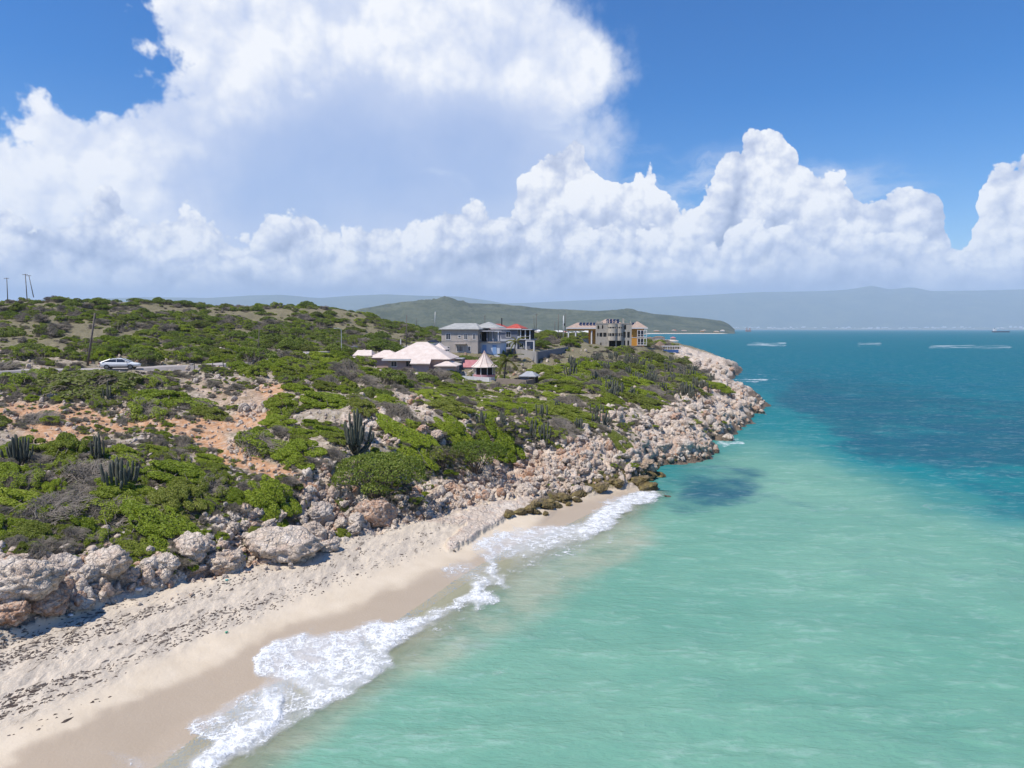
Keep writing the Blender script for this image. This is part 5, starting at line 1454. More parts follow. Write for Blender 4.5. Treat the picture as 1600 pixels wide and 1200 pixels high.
def wall_mat(name, c, stain=(.12, .11, .10), amt=.5, scale=.9, rough=.9, bump=.15, metallic=0):
    m, t, out = new_mat(name)
    pos = t.node('ShaderNodeTexCoord').outputs['Object']
    n = t.noise(t.vec('MULTIPLY', pos, (1, 1, .45)), scale, 6, .65)[0]; n2 = t.noise(pos, 7.0, 4, .6)[0]
    col = t.mix(t.ss(n, .45, .78, 0, amt), c, stain)
    col = t.mix(t.ss(n2, .3, .8, 0, .22), col, tuple(q * .6 for q in c))
    pbsdf(t, out, col, rough, n2, bump, .03, .25, Metallic=metallic)
    return m
def tile_mat(name, c0, c1, pitch=.32):
    m, t, out = new_mat(name)
    pos = t.node('ShaderNodeTexCoord').outputs['Object']
    n = t.noise(pos, 1.1, 5, .65)[0]; n2 = t.noise(pos, 9.0, 3, .6)[0]
    w = t.node('ShaderNodeTexWave'); w.wave_type = 'BANDS'; w.bands_direction = 'Z'; w.inputs['Scale'].default_value = .55 / pitch; w.inputs['Distortion'].default_value = .6
    t.l.new(pos, w.inputs[0])
    col = t.mix(t.ss(t.add(n, t.mul(t.sub(n2, .5), .5)), .3, .75), c0, c1)
    pbsdf(t, out, col, .8, t.add(w.outputs[1], n2), .35, .05)
    return m
def flat_mat(name, c, rough=.6, spec=.4, metallic=0.0):
    m, t, out = new_mat(name)
    pos = t.node('ShaderNodeTexCoord').outputs['Object']
    n = t.noise(pos, 3.0, 4, .6)[0]
    pbsdf(t, out, t.mix(t.ss(n, .35, .75, 0, .25), c, tuple(q * .7 for q in c)), rough, None, spec=spec, Metallic=metallic)
    return m
M_CONC = wall_mat('grey_render', (.47, .415, .365), (.15, .135, .125), .55)
M_CONC2 = wall_mat('bare_concrete', (.46, .415, .345), (.19, .165, .14), .6)
M_BLOCK = wall_mat('block_wall', (.36, .34, .315), (.2, .18, .17), .5)
M_WHITE = wall_mat('white_paint', (.74, .72, .70), (.48, .45, .42), .4)
M_BLUEW = wall_mat('pale_blue_paint', (.60, .63, .68), (.42, .44, .48), .4)
M_PINKW = wall_mat('pink_wall', (.50, .37, .33), (.33, .25, .23), .4)
M_PINKB = wall_mat('rose_band', (.55, .26, .28), (.4, .2, .2), .3)
M_LGREY = wall_mat('light_grey_paint', (.50, .50, .53), (.36, .36, .39), .3)
M_DGREY = wall_mat('slate_paint', (.175, .185, .225), (.12, .12, .15), .3)
M_ORANGE = wall_mat('orange_paint', (.66, .31, .055), (.46, .22, .05), .35)
M_STONE = wall_mat('rubble_stone', (.27, .22, .175), (.13, .105, .085), .7, 3.0, .95, .5)
M_BLOCK_SHADED = wall_mat('block_wall_shaded', (.20, .20, .215), (.12, .12, .13), .5)  # darker copy of the block wall, shade put into the colour
M_RGREY = tile_mat('grey_shingles', (.30, .305, .29), (.43, .43, .40))
M_RPINK = tile_mat('pale_pink_tiles', (.62, .51, .44), (.73, .635, .56))
M_RRED = tile_mat('red_roof', (.40, .062, .045), (.52, .11, .08))
M_RROSE = tile_mat('faded_red_roof', (.42, .16, .17), (.50, .23, .23))
M_RBLUE = tile_mat('blue_grey_roof', (.32, .33, .35), (.42, .43, .44))
M_RTAN = tile_mat('tan_roof', (.36, .26, .20), (.45, .34, .27))
M_THATCH = tile_mat('thatch', (.16, .11, .075), (.26, .19, .13), .15)
M_GLASS = flat_mat('window_glass', (.035, .042, .055), .12, .6)
M_SHADE = flat_mat('interior_shade', (.03, .028, .027), .9, .1)  # near-black colour stands in for the shade inside open rooms
M_STEEL = flat_mat('painted_steel', (.60, .60, .60), .5, .4, .3)
M_TIMB = bark_material('weathered_timber', (.09, .075, .065), (.20, .17, .145))
M_SOLAR = flat_mat('solar_cell', (.012, .016, .04), .15, .7)
M_BLACK = flat_mat('black_plastic', (.02, .02, .022), .5, .4)
M_BLUE = flat_mat('blue_paint', (.05, .12, .32), .6)

def window(parent, x0, x1, z0, z1, y=0.0, side='f', fm=None, bars=1):
    """a framed window standing proud of the wall; side f = front (-y), r = right (+x at x0)"""
    fr = MB(); pn = MB(); w = .09; d = .06
    if side == 'f':
        for a, b, c, e in ((x0 - w, x1 + w, z1, z1 + w), (x0 - w, x1 + w, z0 - w * 1.5, z0), (x0 - w, x0, z0, z1), (x1, x1 + w, z0, z1)): fr.box(a, b, y - d, y - .004, c, e)
        for i in range(bars): xx = x0 + (x1 - x0) * (i + 1) / (bars + 1); fr.box(xx - .03, xx + .03, y - d + .01, y - .012, z0, z1)
        pn.box(x0, x1, y - .030, y - .006, z0, z1)
    else:
        X = y
        for a, b, c, e in ((x0 - w, x1 + w, z1, z1 + w), (x0 - w, x1 + w, z0 - w * 1.5, z0), (x0 - w, x0, z0, z1), (x1, x1 + w, z0, z1)): fr.box(X + .004, X + d, a, b, c, e)
        pn.box(X + .006, X + .03, x0, x1, z0, z1)
    f = fr.build('window', fm or M_WHITE, parent); pn.build('pane', M_GLASS, f)
    return f
def site(name, px, py, Y, rot, label, cat, group=None, drop=.0):
    p = at_depth(px, py, Y)
    r = empty(name, (p.x, p.y, p.z - drop), R(rot), label, cat, group)
    return r

# --- two-storey house in bare grey render
def grey_house():
    r = site('grey_house', 690, 552.5, 160, -13, 'two-storey bare grey house with pale grey hip roof, left of the red roofed house', 'house')
    W, D, H = 8.7, 9.0, 5.55
    MB().box(0, W, 0, D, -2, H).build('wall', M_CONC, r)
    MB().box(-.03, W + .03, -.035, D, 2.75, 2.93).build('floor_band', M_BLOCK, r)
    rf = MB().hip(-.55, W + .55, -.55, D + .55, H, 1.35, ridge='x', inset=2.3).build('roof', M_RGREY, r)
    MB().hip(6.2, 13.0, 3.0, 10.2, H + .3, 1.35, ridge='y', inset=3.0).build('rear_roof', M_RGREY, r)
    for x0, x1, z0, z1, b in ((1.15, 2.15, 3.3, 4.6, 1), (4.1, 4.6, 3.75, 4.15, 0), (5.5, 6.15, 3.3, 4.5, 1), (7.6, 8.15, 3.4, 4.5, 1), (.65, 1.9, .6, 1.6, 2), (3.75, 5.1, .5, 1.75, 3), (6.45, 6.95, .7, 1.7, 0)):
        window(r, x0, x1, z0, z1, 0, 'f', None, b)
    MB().box(3.3, 6.1, -.95, -.01, 2.2, 2.38).build('awning', M_CONC, r)
    window(r, 1.6, 2.5, 3.3, 4.5, W, 'r')
    # pale blue annex with an open upper gallery
    MB().box(W + .01, W + 4.6, 2.2, D - .3, -2, 2.55).build('annex', M_BLUEW, r)
    MB().box(W + .01, W + 4.9, 1.7, D, 2.56, 2.76).build('gallery_floor', M_CONC, r)
    MB().box(W + .01, W + 5.3, 1.2, D + .3, 5.1, 5.3).build('gallery_roof', M_LGREY, r)
    for x in (W + 1.7, W + 3.2, W + 4.65): MB().box(x - .12, x + .12, 1.85, 2.1, 2.77, 5.09).build('column', M_DGREY, r)
    MB().box(W + .02, W + 1.0, 3.5, D - .3, 2.77, 5.09).build('gallery_wall', M_SHADE, r)  # coloured near-black for the shade inside the gallery
    for x in (W + 1.2, W + 2.5): MB().box(x, x + .9, 5.0, 5.2, 2.77, 5.0).build('shutter', M_BLUEW, r)
    for x in (W + .5, W + 2.9): MB().box(x, x + .95, 2.13, 2.19, -.1, 2.0).build('door', flat_mat('blue_door', (.22, .36, .60)), r)
    return r
gh = grey_house()
def on_roof_tank():
    p = at_depth(751.5, 513, 166)
    o = MB().lathe([(.02, 0), (.55, 0), (.6, .1), (.6, .75), (.5, .95), (.2, 1.05), (.18, 1.12), (.01, 1.12)], 18).build('water_tank', M_BLACK, None, smooth=True)
    o.location = p; tag(o, 'black round water tank sitting on the pale grey roof', 'water tank')
on_roof_tank()

# --- grey house with red hip roofs
def red_roof_house():
    r = site('red_roofed_house', 773, 546, 186, -14, 'grey two-storey house with red hip roofs and a columned porch', 'house')
    W, D, H = 6.2, 8.0, 5.5
    MB().box(0, W, 0, D, -2, H).build('wall', M_LGREY, r)
    MB().poly([(1.0, -.03, H), (W, -.03, H), (W, -.03, 2.9), (1.9, -.03, 2.9)]).poly([(1.0, -.005, H), (1.9, -.005, 2.9), (W, -.005, 2.9), (W, -.005, H)]).build('dark_panel', M_DGREY, r)
    MB().hip(-2.6, 2.6, -.3, D, H + .02, 1.25, ridge='y', inset=2.0).build('roof', M_RRED, r)
    MB().hip(2.7, W + 1.2, -.5, D, H + .02, 1.2, ridge='x', inset=2.0).build('roof', M_RRED, r)
    MB().box(-2.7, W + 1.3, -.62, -.5, H - .12, H + .12).build('fascia', M_WHITE, r)
    MB().box(-2.4, -.01, .8, D, -2, H).build('rear_wall', M_LGREY, r)
    window(r, 3.2, 4.4, 3.35, 4.7, -.03, 'f', None, 1); window(r, 3.2, 4.4, .6, 1.7, 0, 'f', None, 1)
    MB().box(W + .01, W + 3.4, .6, D - 1, -1, 2.6).build('porch_room', M_DGREY, r)
    MB().box(W + .01, W + 3.7, -.1, D - .6, 2.61, 2.8).build('balcony', M_LGREY, r)
    MB().box(W + .01, W + 4.2, -.5, D - .3, H - .25, H - .02).build('porch_roof', M_LGREY, r)
    for x in (W + .9, W + 2.2, W + 3.45): MB().box(x - .13, x + .13, .05, .3, 2.81, H - .26).build('column', M_WHITE, r)
    MB().box(W + .02, W + 3.2, 2.6, D - 1.2, 2.81, H - .26).build('balcony_wall', M_SHADE, r)  # near-black block, painted shade of the balcony interior
    MB().box(W + .02, W + .7, .0, .12, 2.81, 3.6).box(W + .7, W + 3.6, .02, .08, 3.5, 3.58).build('railing', M_STEEL, r)
    window(r, W + .5, W + 1.6, .5, 1.7, .6, 'f')
    q = MB()
    q.box(W + 2.6, W + 5.0, -1.4, -1.15, 2.2, 2.45).box(W + 2.6, W + 2.9, -1.4, -1.15, -1, 2.19).box(W + 4.7, W + 5.0, -1.4, -1.15, -1, 2.19)
    q.build('porch_frame', M_WHITE, r)
    MB().tube((.9, 4, H + .9), (.9, 4, H + 3.0), .16).build('chimney_pipe', M_BLACK, r)
red_roof_house()

# --- bungalow with pale pink tiled hip roof
def bungalow():
    r = site('pink_bungalow', 600, 577, 128, -4, 'pink bungalow with a broad pale pink tiled hip roof and porches', 'house')
    s = 128 / 1080.0
    z0 = 10.35 - r.location.z                  # eaves
    W = 103 * s
    MB().box(.6, W - .6, .8, 10.5, -2.5, z0 - .01).build('wall', M_PINKW, r)
    MB().hip(-.3, W + .2, 0, 11.2, z0, 3.0, ridge='x', inset=5.3).build('roof', M_RPINK, r)
    _sl = lambda y: z0 + .17 + .536 * y
    MB().poly([(5.2, -1.5, _sl(-1.5)), (8.9, -1.5, _sl(-1.5)), (8.9, .3, _sl(.3)), (5.2, .3, _sl(.3))]).poly([(5.2, -1.5, _sl(-1.5) - .12), (5.2, .0, _sl(0) - .2), (8.9, .0, _sl(0) - .2), (8.9, -1.5, _sl(-1.5) - .12)]).poly([(5.2, -1.5, _sl(-1.5) - .12), (8.9, -1.5, _sl(-1.5) - .12), (8.9, -1.5, _sl(-1.5)), (5.2, -1.5, _sl(-1.5))]).build('porch_roof', M_RPINK, r)
    MB().box(5.5, 8.6, -1.0, .79, -2.5, z0 - .62).build('porch_wall', M_PINKW, r)
    MB().hip(W - 2.6, W + 1.7, -1.7, 5.0, z0 - 1.15, .85, ridge='y', inset=2.1).build('side_porch_roof', M_RPINK, r)
    MB().box(W - 2.2, W + 1.2, -1.2, 4.5, -2.5, z0 - 1.16).build('side_room', M_PINKW, r)
    MB().hip(-4.2, 1.8, 4.5, 9.8, z0 + .05, 1.35, ridge='x', inset=2.4).build('wing_roof', M_RPINK, r)
    MB().box(-3.8, 1.4, 5.0, 9.4, -2, z0 + .04).build('wing_wall', M_PINKW, r)
    MB().hip(2.2, 6.0, 7.5, 13, z0 + 1.4, 1.3, ridge='y', inset=1.9).build('rear_roof', M_RPINK, r)
    MB().hip(7.0, 10.2, 8, 13, z0 + 1.5, 1.2, ridge='y', inset=1.6).build('rear_roof', M_RPINK, r)
    MB().poly([(-.4, -.03, z0 - .02), (5.1, -.03, z0 - .02), (5.1, -.03, z0 - .2), (-.4, -.03, z0 - .2)]).box(-.4, 5.1, -.06, -.035, z0 - .2, z0 + .1).build('fascia', M_WHITE, r)
    window(r, 4.0, 5.0, z0 - 1.3, z0 - .35, .8, 'f', M_PINKW, 1)
    window(r, 1.2, 2.2, z0 - 1.3, z0 - .4, .8, 'f', M_WHITE, 1)
    window(r, W - .3, W + .5, -1.2, 0, -1.2, 'f', M_BLUEW, 1)
    window(r, .2, 1.4, -1.3, .2, W + 1.2, 'r', M_BLUEW)
bungalow()
def outbuilding():
    r = site('tiled_outbuilding', 552, 574, 133, -6, 'small pink tiled open shelter left of the bungalow', 'outbuilding')
    MB().hip(-.2, 3.6, .2, 3.6, 2.15, 1.0, ridge='x', inset=.5).build('roof', M_RPINK, r)
    MB().hip(-.5, 3.2, -1.4, .15, 1.55, .35, ridge='x', inset=.6).build('awning_roof', M_RPINK, r)
    MB().box(1.9, 3.3, .6, 3.2, -1.5, 2.14).build('wall', M_PINKW, r)
    MB().box(.3, 1.85, 2.6, 2.8, -1.5, 2.14).build('back_wall', M_SHADE, r)  # near-black colour imitates shade at the back of the shelter
    for x in (-.2, 1.3, 2.9): MB().box(x, x + .16, -1.2, -1.04, -1.5, 1.54).build('post', M_WHITE, r)
outbuilding()
def gazebo():
    r = site('gazebo', 757, 585, 125, 0, 'round gazebo with a flared pale pink witch-hat roof beside the palm', 'gazebo')
    roof = [(2.42, 1.33), (2.40, 1.45), (1.7, 1.95), (1.1, 2.6), (.62, 3.25), (.3, 3.75), (.06, 4.15), (.01, 4.35)]
    MB().lathe(roof, 10).build('roof', M_RPINK, r)
    for i in range(10):
        a = i / 10 * 6.28318; b = MB()
        for (r0, z0), (r1, z1) in zip(roof[1:-1], roof[2:]): b.tube((r0 * math.cos(a), r0 * math.sin(a), z0 + .02), (r1 * math.cos(a), r1 * math.sin(a), z1 + .02), .045, n=5)
        b.build('roof_rib', M_PINKW, r)
        MB().tube((1.85 * math.cos(a), 1.85 * math.sin(a), 0), (1.85 * math.cos(a), 1.85 * math.sin(a), 1.36), .07).build('post', M_WHITE, r)
    MB().lathe([(1.55, 0.02), (1.55, 1.3)], 10).build('screen', M_SHADE, r)
    MB().disc(0, 0, 2.0, -.35, 0.0).build('rose_band', M_PINKB, r)
    MB().disc(0, 0, 1.9, -2.6, -.351).build('plinth', M_WHITE, r)
gazebo()
def small_things():
    r = site('red_roofed_shed', 722, 576, 137, -4, 'low shed with a faded red lean-to roof behind the gazebo', 'shed')
    b = MB(); b.poly([(0, 0, .3), (4.2, 0, .3), (4.2, 3, 1.6), (0, 3, 1.6)]); b.poly([(0, 0, .2), (0, 3, 1.5), (4.2, 3, 1.5), (4.2, 0, .2)]); b.poly([(0, 0, .2), (4.2, 0, .2), (4.2, 0, .3), (0, 0, .3)]); b.build('roof', M_RROSE, r)
    MB().box(.2, 4.0, .3, 2.8, -2, .25).build('wall', M_WHITE, r)
    r = site('block_hut', 702, 578, 139, -8, 'plain grey block hut between the bungalow and the red lean-to', 'hut')
    MB().box(0, 2.6, 0, 2.5, -1.5, 2.2).build('wall', M_BLOCK, r); MB().box(-.15, 2.75, -.15, 2.65, 2.201, 2.35).build('roof', M_LGREY, r)
    r = site('stone_hut', 813, 602, 117, -16, 'little grey hut with a blue-grey hip roof at the corner of the stone wall', 'hut')
    MB().hip(-.2, 2.75, -.3, 2.9, 1.45, .75, ridge='x', inset=1.0).build('roof', M_RBLUE, r)
    MB().box(0, 1.5, .1, 2.6, -1.0, 1.44).build('wall', M_DGREY, r)
    MB().box(1.51, 2.5, 1.2, 2.6, -1.0, 1.44).build('back_wall', M_SHADE, r)  # near-black colour imitates the shaded opening of the hut
    MB().box(2.36, 2.52, .0, .16, -1, 1.44).build('post', M_STONE, r)
    def wall(name, pts, h, th, mat, label, foot=1.5, cat='wall'):
        r0 = Vector(pts[0]); r = empty(name, r0, 0, label, cat)
        for i, (a, b) in enumerate(zip(pts[:-1], pts[1:])):
            a, b = Vector(a) - r0, Vector(b) - r0; d = (b - a).normalized(); n = Vector((-d.y, d.x, 0)) * th / 2; m = MB(); a2 = a + d * (th / 2 if i else 0)
            v = [a2 - n, b - n, b + n, a2 + n]
            lo = [(q.x, q.y, q.z - foot) for q in v]; hi = [(q.x, q.y, q.z + h) for q in v]; k = len(m.v); m.v += lo + hi
            m.f += [tuple(k + j for j in q) for q in ((3, 2, 1, 0), (4, 5, 6, 7), (0, 1, 5, 4), (1, 2, 6, 5), (2, 3, 7, 6), (3, 0, 4, 7))]
            m.build('wall_section', mat, r)
        return r
    P = at_depth
    wall('stone_wall', [P(777, 611, 116), P(823, 615, 112), P(838, 611, 119)], 2.2, .35, M_STONE, 'brown rubble stone wall below the little grey hut')
    wall('yard_wall', [P(722, 597, 121), P(765, 600, 119)], 1.1, .18, M_WHITE, 'low white wall in front of the gazebo')
    wall('retaining_wall', [P(800, 560, 166), P(839, 567, 150), P(887, 555, 196)], 2.4, .3, M_BLOCK, 'pale block wall bending round the terrace below the red roofed house', 1.5).children[1].data.materials[0] = M_BLOCK_SHADED  # second section coloured darker to stand for its shaded face
    wall('road_wall', [P(655, 545, 190), P(692, 541, 196)], 1.1, .2, M_WHITE, 'low cream wall along the yard left of the grey house')
    wall('ramp_wall', [P(515, 566, 150), P(546, 566, 150)], 1.6, .25, M_BLOCK, 'grey block wall beside the rubble heap and street lamp')
    wall('gate_wall', [P(538, 581, 118), P(572, 583, 116)], .9, .2, M_BLOCK, 'low grey wall in the shrubs below the tiled shelter')
    # wire fence on white posts
    r = empty('wire_fence', P(735, 600, 118), 0, 'wire fence on white posts along the yard by the gazebo', 'fence')
    pts = [P(q, y, 117.5) - r.location for q, y in ((728, 596), (739, 598), (753, 600), (767, 603), (777, 606), (789, 606), (801, 607), (811, 608))]
    for q in pts: MB().tube(q - Vector((0, 0, 1)), q + Vector((0, 0, 1.5)), .055, n=6).build('post', M_WHITE, r)
    for h in (.5, .95, 1.4):
        w = MB()
        for a, b in zip(pts[:-1], pts[1:]): w.tube(a + Vector((0, 0, h)), b + Vector((0, 0, h)), .012, n=4)
        w.build('wire', M_STEEL, r)
    r = empty('rail_fence', P(552, 573, 127), 0, 'thin metal rail fence in front of the tiled shelter', 'fence')
    pts = [P(q, 573 + (q - 552) * .02, 127) - r.location for q in (549, 558, 567, 576, 584)]
    for q in pts: MB().tube(q - Vector((0, 0, 1)), q + Vector((0, 0, 1.2)), .04, n=6).build('post', M_STEEL, r)
    w = MB()
    for h in (.6, 1.15):
        for a, b in zip(pts[:-1], pts[1:]): w.tube(a + Vector((0, 0, h)), b + Vector((0, 0, h)), .022, n=4)
    w.build('rail', M_STEEL, r)
small_things()

# --- unfinished concrete shell
def concrete_shell():
    r = site('concrete_shell', 931, 542, 240, -6, 'unfinished bare concrete building with two rounded bays in front of the orange house', 'building')
    W = 12.2
    def op_wall(name, x0, x1, y, z0, z1, holes, mat=M_CONC2):
        """front wall with real openings"""
        m = MB(); xs = [x0] + [v for h in holes for v in h[:2]] + [x1]
        for i in range(0, len(xs), 2): m.box(xs[i], xs[i + 1], y, y + .2, z0, z1)
        for a, b, c, d in holes:
            if c > z0: m.box(a, b, y, y + .2, z0, c)
            if d < z1: m.box(a, b, y, y + .2, d, z1)
        return m.build(name, mat, r)
    zf = (0, 2.85, 5.65, 8.2)
    MB().box(0, W, 3.6, 3.8, -2, 8.0).build('inner_wall', M_CONC2, r)
    for z in zf[1:3]: MB().box(.05, W - .05, .25, 3.59, z - .2, z).build('floor_slab', M_CONC2, r)
    MB().box(-.1, W + .1, -.1, 7.0, 8.0, 8.2).build('roof_slab', M_CONC2, r)
    MB().box(0, .2, .21, 7, -2, 7.99).build('side_wall', M_CONC2, r); MB().box(W - .2, W, .21, 7, -2, 7.99).build('side_wall', M_CONC2, r)
    MB().box(.21, W - .21, 6.8, 7, -2, 7.99).build('back_wall', M_CONC2, r)
    op_wall('upper_wall', 0, 4.2, 0, 5.66, 7.99, [(.5, 1.1, 6.2, 7.4), (2.0, 2.5, 6.3, 7.5)])
    op_wall('middle_wall', 0, 4.2, 0, 2.86, 5.65, [(.4, .9, 3.6, 4.8), (1.2, 2.2, 3.5, 4.9), (2.5, 3.6, 3.5, 4.9)])
    op_wall('lower_wall', 0, 4.2, 0, -2, 2.85, [(1.5, 1.9, .3, 1.5)])
    for z0, z1, holes in ((2.86, 5.65, [(9.4, 10.2, 3.2, 5.2), (10.7, 11.6, 3.2, 5.2)]), (5.66, 7.99, [(9.6, 10.3, 6.0, 7.6)]), (-2, 2.85, [(9.6, 10.1, .2, 2.2), (10.8, 11.4, .2, 2.2)])):
        op_wall('stair_wall', 9.0, W, 0, z0, z1, holes)
    for cx, rad in ((5.9, 1.75), (8.1, 1.25)):
        for z0, z1 in ((2.4, 3.7), (4.75, 6.4), (6.9, 7.9)): MB().arc(cx, .2, rad, math.pi, 2 * math.pi, z0, z1).build('bay_wall', M_CONC2, r)
        MB().disc(cx, .2, rad - .02, 2.2, 2.39, 16, math.pi, 2 * math.pi).build('bay_slab', M_CONC2, r)
        MB().disc(cx, .2, rad - .02, 5.0, 5.15, 16, math.pi, 2 * math.pi).build('bay_slab', M_CONC2, r)
        for k in range(6):
            a = math.pi * (1 + k / 5.0)
            MB().tube((cx + (rad - .1) * math.cos(a), .2 + (rad - .1) * math.sin(a), 3.5), (cx + (rad - .1) * math.cos(a), .2 + (rad - .1) * math.sin(a), 7.0), .13, n=6).build('bay_pier', M_CONC2, r)
    for x in (4.3, 6.9, 8.9): MB().box(x - .2, x + .2, -.25, .15, -2, 2.85).build('column', M_CONC2, r)
    MB().box(4.3, 8.9, 2.0, 2.2, -2, 2.6).build('recess_shade', M_SHADE, r)  # added near-black sheet standing for shade in the open ground floor
    for x, y, h in ((.4, .4, .9), (2.2, .3, .6), (3.9, .5, 1.0), (6.6, 2, .7), (9.5, .6, 1.5), (11.8, .5, .8), (9.3, 3, 1.8)):
        MB().box(x - .15, x + .15, y - .15, y + .15, 8.201, 8.2 + h).build('column_stub', M_CONC2, r)
    MB().box(.2, 2.0, .0, .15, 8.201, 8.75).build('parapet', M_CONC2, r)
concrete_shell()
# --- orange house with solar panels
def orange_house():
    r = site('orange_house', 887, 541, 262, -5, 'orange villa with white columns and solar panels on its tan roofs', 'house')
    k = 262 / 1080.0
    ev = 6.9
    MB().box(8.0, 23.6, 2.2, 12, -2, ev - .01).build('wall', M_ORANGE, r)
    MB().hip(-.6, 15, -.4, 10.5, ev, 1.9, ridge='x', inset=4.2).build('roof', M_RTAN, r)
    MB().box(-.7, 15.1, -.55, -.41, ev - .35, ev + .16).build('fascia', M_WHITE, r)
    MB().box(-.4, 14.8, -.2, .1, ev - 1.0, ev - .36).build('beam', M_ORANGE, r)
    for x in (.3, 3.0, 9.0): MB().tube((x, .15, -2), (x, .15, ev - 1.0), .28, n=10).build('column', M_WHITE, r)
    MB().box(0, 8, 8.0, 8.3, -2, 2.6).build('garden_wall', M_WHITE, r)
    MB().box(10.6, 14.5, 1.6, 2.19, -2, ev - 1.1).build('carport_wall', M_PINKW, r)
    def panels(x0, n, z0, y0, dz, dy):
        for i in range(n):
            for j in (0, 1):
                x = x0 + i * 1.28; a = MB(); u0, u1 = j * .5, j * .5 + .46
                q = [(x, y0 + dy * u0, z0 + dz * u0), (x + 1.0, y0 + dy * u0, z0 + dz * u0), (x + 1.0 + .3, y0 + dy * u1, z0 + dz * u1), (x + .3, y0 + dy * u1, z0 + dz * u1)]
                a.poly(q).poly([(u, v, w - .06) for u, v, w in q[::-1]]); a.build('solar_panel', M_SOLAR, r)
    panels(4.2, 7, ev + .25, .2, 1.9, 4.6)
    MB().hip(11, 21, 4.5, 12, ev + 1.5, 1.8, ridge='x', inset=3.6).build('upper_roof', M_RTAN, r)
    panels(14.6, 4, ev + 1.85, 4.9, 1.6, 3.2)
    MB().box(11.4, 20.6, 5, 11.6, ev + .01, ev + 1.49).build('upper_wall', M_ORANGE, r)
    # seaward wing with arched white balconies
    MB().box(23.61, 28.4, -.6, 8, -2, ev - .01).build('wing_wall', M_ORANGE, r)
    MB().hip(22.8, 29.6, -1.6, 9, ev, 2.3, ridge='y', inset=3.0).build('wing_roof', M_RTAN, r)
    MB().box(22.7, 29.7, -1.75, -1.61, ev - .3, ev + .16).build('fascia', M_WHITE, r)
    for i in range(3):
        for j in (0, 1):
            x = 23.2 + i * 1.15; u0, u1 = j * .5, j * .5 + .46; z0, y0, dz, dy = ev + .3, -1.3, 1.75, 2.2; a = MB()
            q = [(x + .8, y0 + dy * u0, z0 + dz * u0), (x + 1.7, y0 + dy * u0, z0 + dz * u0), (x + 1.7 - .1, y0 + dy * u1, z0 + dz * u1), (x + .7, y0 + dy * u1, z0 + dz * u1)]
            a.poly(q).poly([(u, v, w - .06) for u, v, w in q[::-1]]); a.build('solar_panel', M_SOLAR, r)
    for z in (.6, 3.6):
        MB().box(25.8, 29.4, -1.7, -.61, z - .2, z).build('balcony', M_WHITE, r)
        MB().box(25.8, 29.4, -1.72, -1.66, z + .75, z + .85).box(25.8, 29.4, -1.71, -1.67, z + .01, z + .12).build('railing', M_WHITE, r)
        for x in (25.9, 27.05, 28.2, 29.3): MB().tube((x, -1.62, z), (x, -1.62, z + 2.55), .11, n=8).build('column', M_WHITE, r)
        for x in (26.48, 27.63, 28.75):
            m = MB(); n_ = 8
            for q in range(n_):
                a0, a1 = math.pi * q / n_, math.pi * (q + 1) / n_
                m.tube((x + .52 * math.cos(a0), -1.62, z + 1.95 + .5 * math.sin(a0)), (x + .52 * math.cos(a1), -1.62, z + 1.95 + .5 * math.sin(a1)), .07, n=5)
            m.build('arch', M_WHITE, r)
        MB().box(26.2, 28.2, -.63, -.605, z + .1, z + 2.2).build('glass_door', M_GLASS, r)
    MB().box(23.7, 28.5, -.66, -.605, 3.25, 3.42).build('string_course', M_WHITE, r)
orange_house()
def terrace():
    r = site('seaside_pergola', 1022, 550, 285, 0, 'white seaside pergola with slender posts beyond the orange house', 'pergola')
    for i in range(9):
        for y in (0, 4): MB().box(3.4 + i * 1.0, 3.52 + i * 1.0, y, y + .12, -1, 2.2).build('post', M_WHITE, r)
    MB().box(3.2, 11.8, -.05, .15, 2.21, 2.4).box(3.2, 11.8, 3.95, 4.15, 2.21, 2.4).build('beam', M_WHITE, r)
    m = MB()
    for i in range(14): m.box(3.3 + i * .63, 3.42 + i * .63, -.4, 4.5, 2.41, 2.52)
    m.build('slats', M_WHITE, r)
    MB().box(3.2, 11.9, -.2, -.06, .2, .35).build('rail', M_WHITE, r)
    MB().box(2.0, 12.5, -.5, 6, -3.5, -1.01).build('deck', M_BLOCK, r)
    o = MB().box(0, 6.0, 0, .3, 0, 1.2).build('blue_canopy', M_BLUE); o.location = at_depth(1037, 551, 278); tag(o, 'dark blue canvas panel below the white pergola', 'canopy')
    r = site('thatched_gazebo', 1031, 547, 290, 0, 'brown thatched umbrella roof beside the white pergola', 'gazebo')
    MB().lathe([(2.7, 1.6), (2.6, 1.8), (1.6, 2.7), (.7, 3.5), (.02, 3.9)], 14).build('roof', M_THATCH, r)
    MB().lathe([(2.5, 1.59), (.02, 1.75)], 14).build('soffit', M_THATCH, r)
    for i in range(6): a = i / 6 * 6.283; MB().tube((1.9 * math.cos(a), 1.9 * math.sin(a), -1.5), (1.9 * math.cos(a), 1.9 * math.sin(a), 1.7), .1).build('post', M_TIMB, r)
    o = MB().box(0, 7, 0, 5, -2.5, 0).build('sea_terrace', M_BLOCK, None, .05); o.location = at_depth(1056, 552, 300); tag(o, 'grey concrete sea terrace at the end of the white pergola', 'terrace')
terrace()

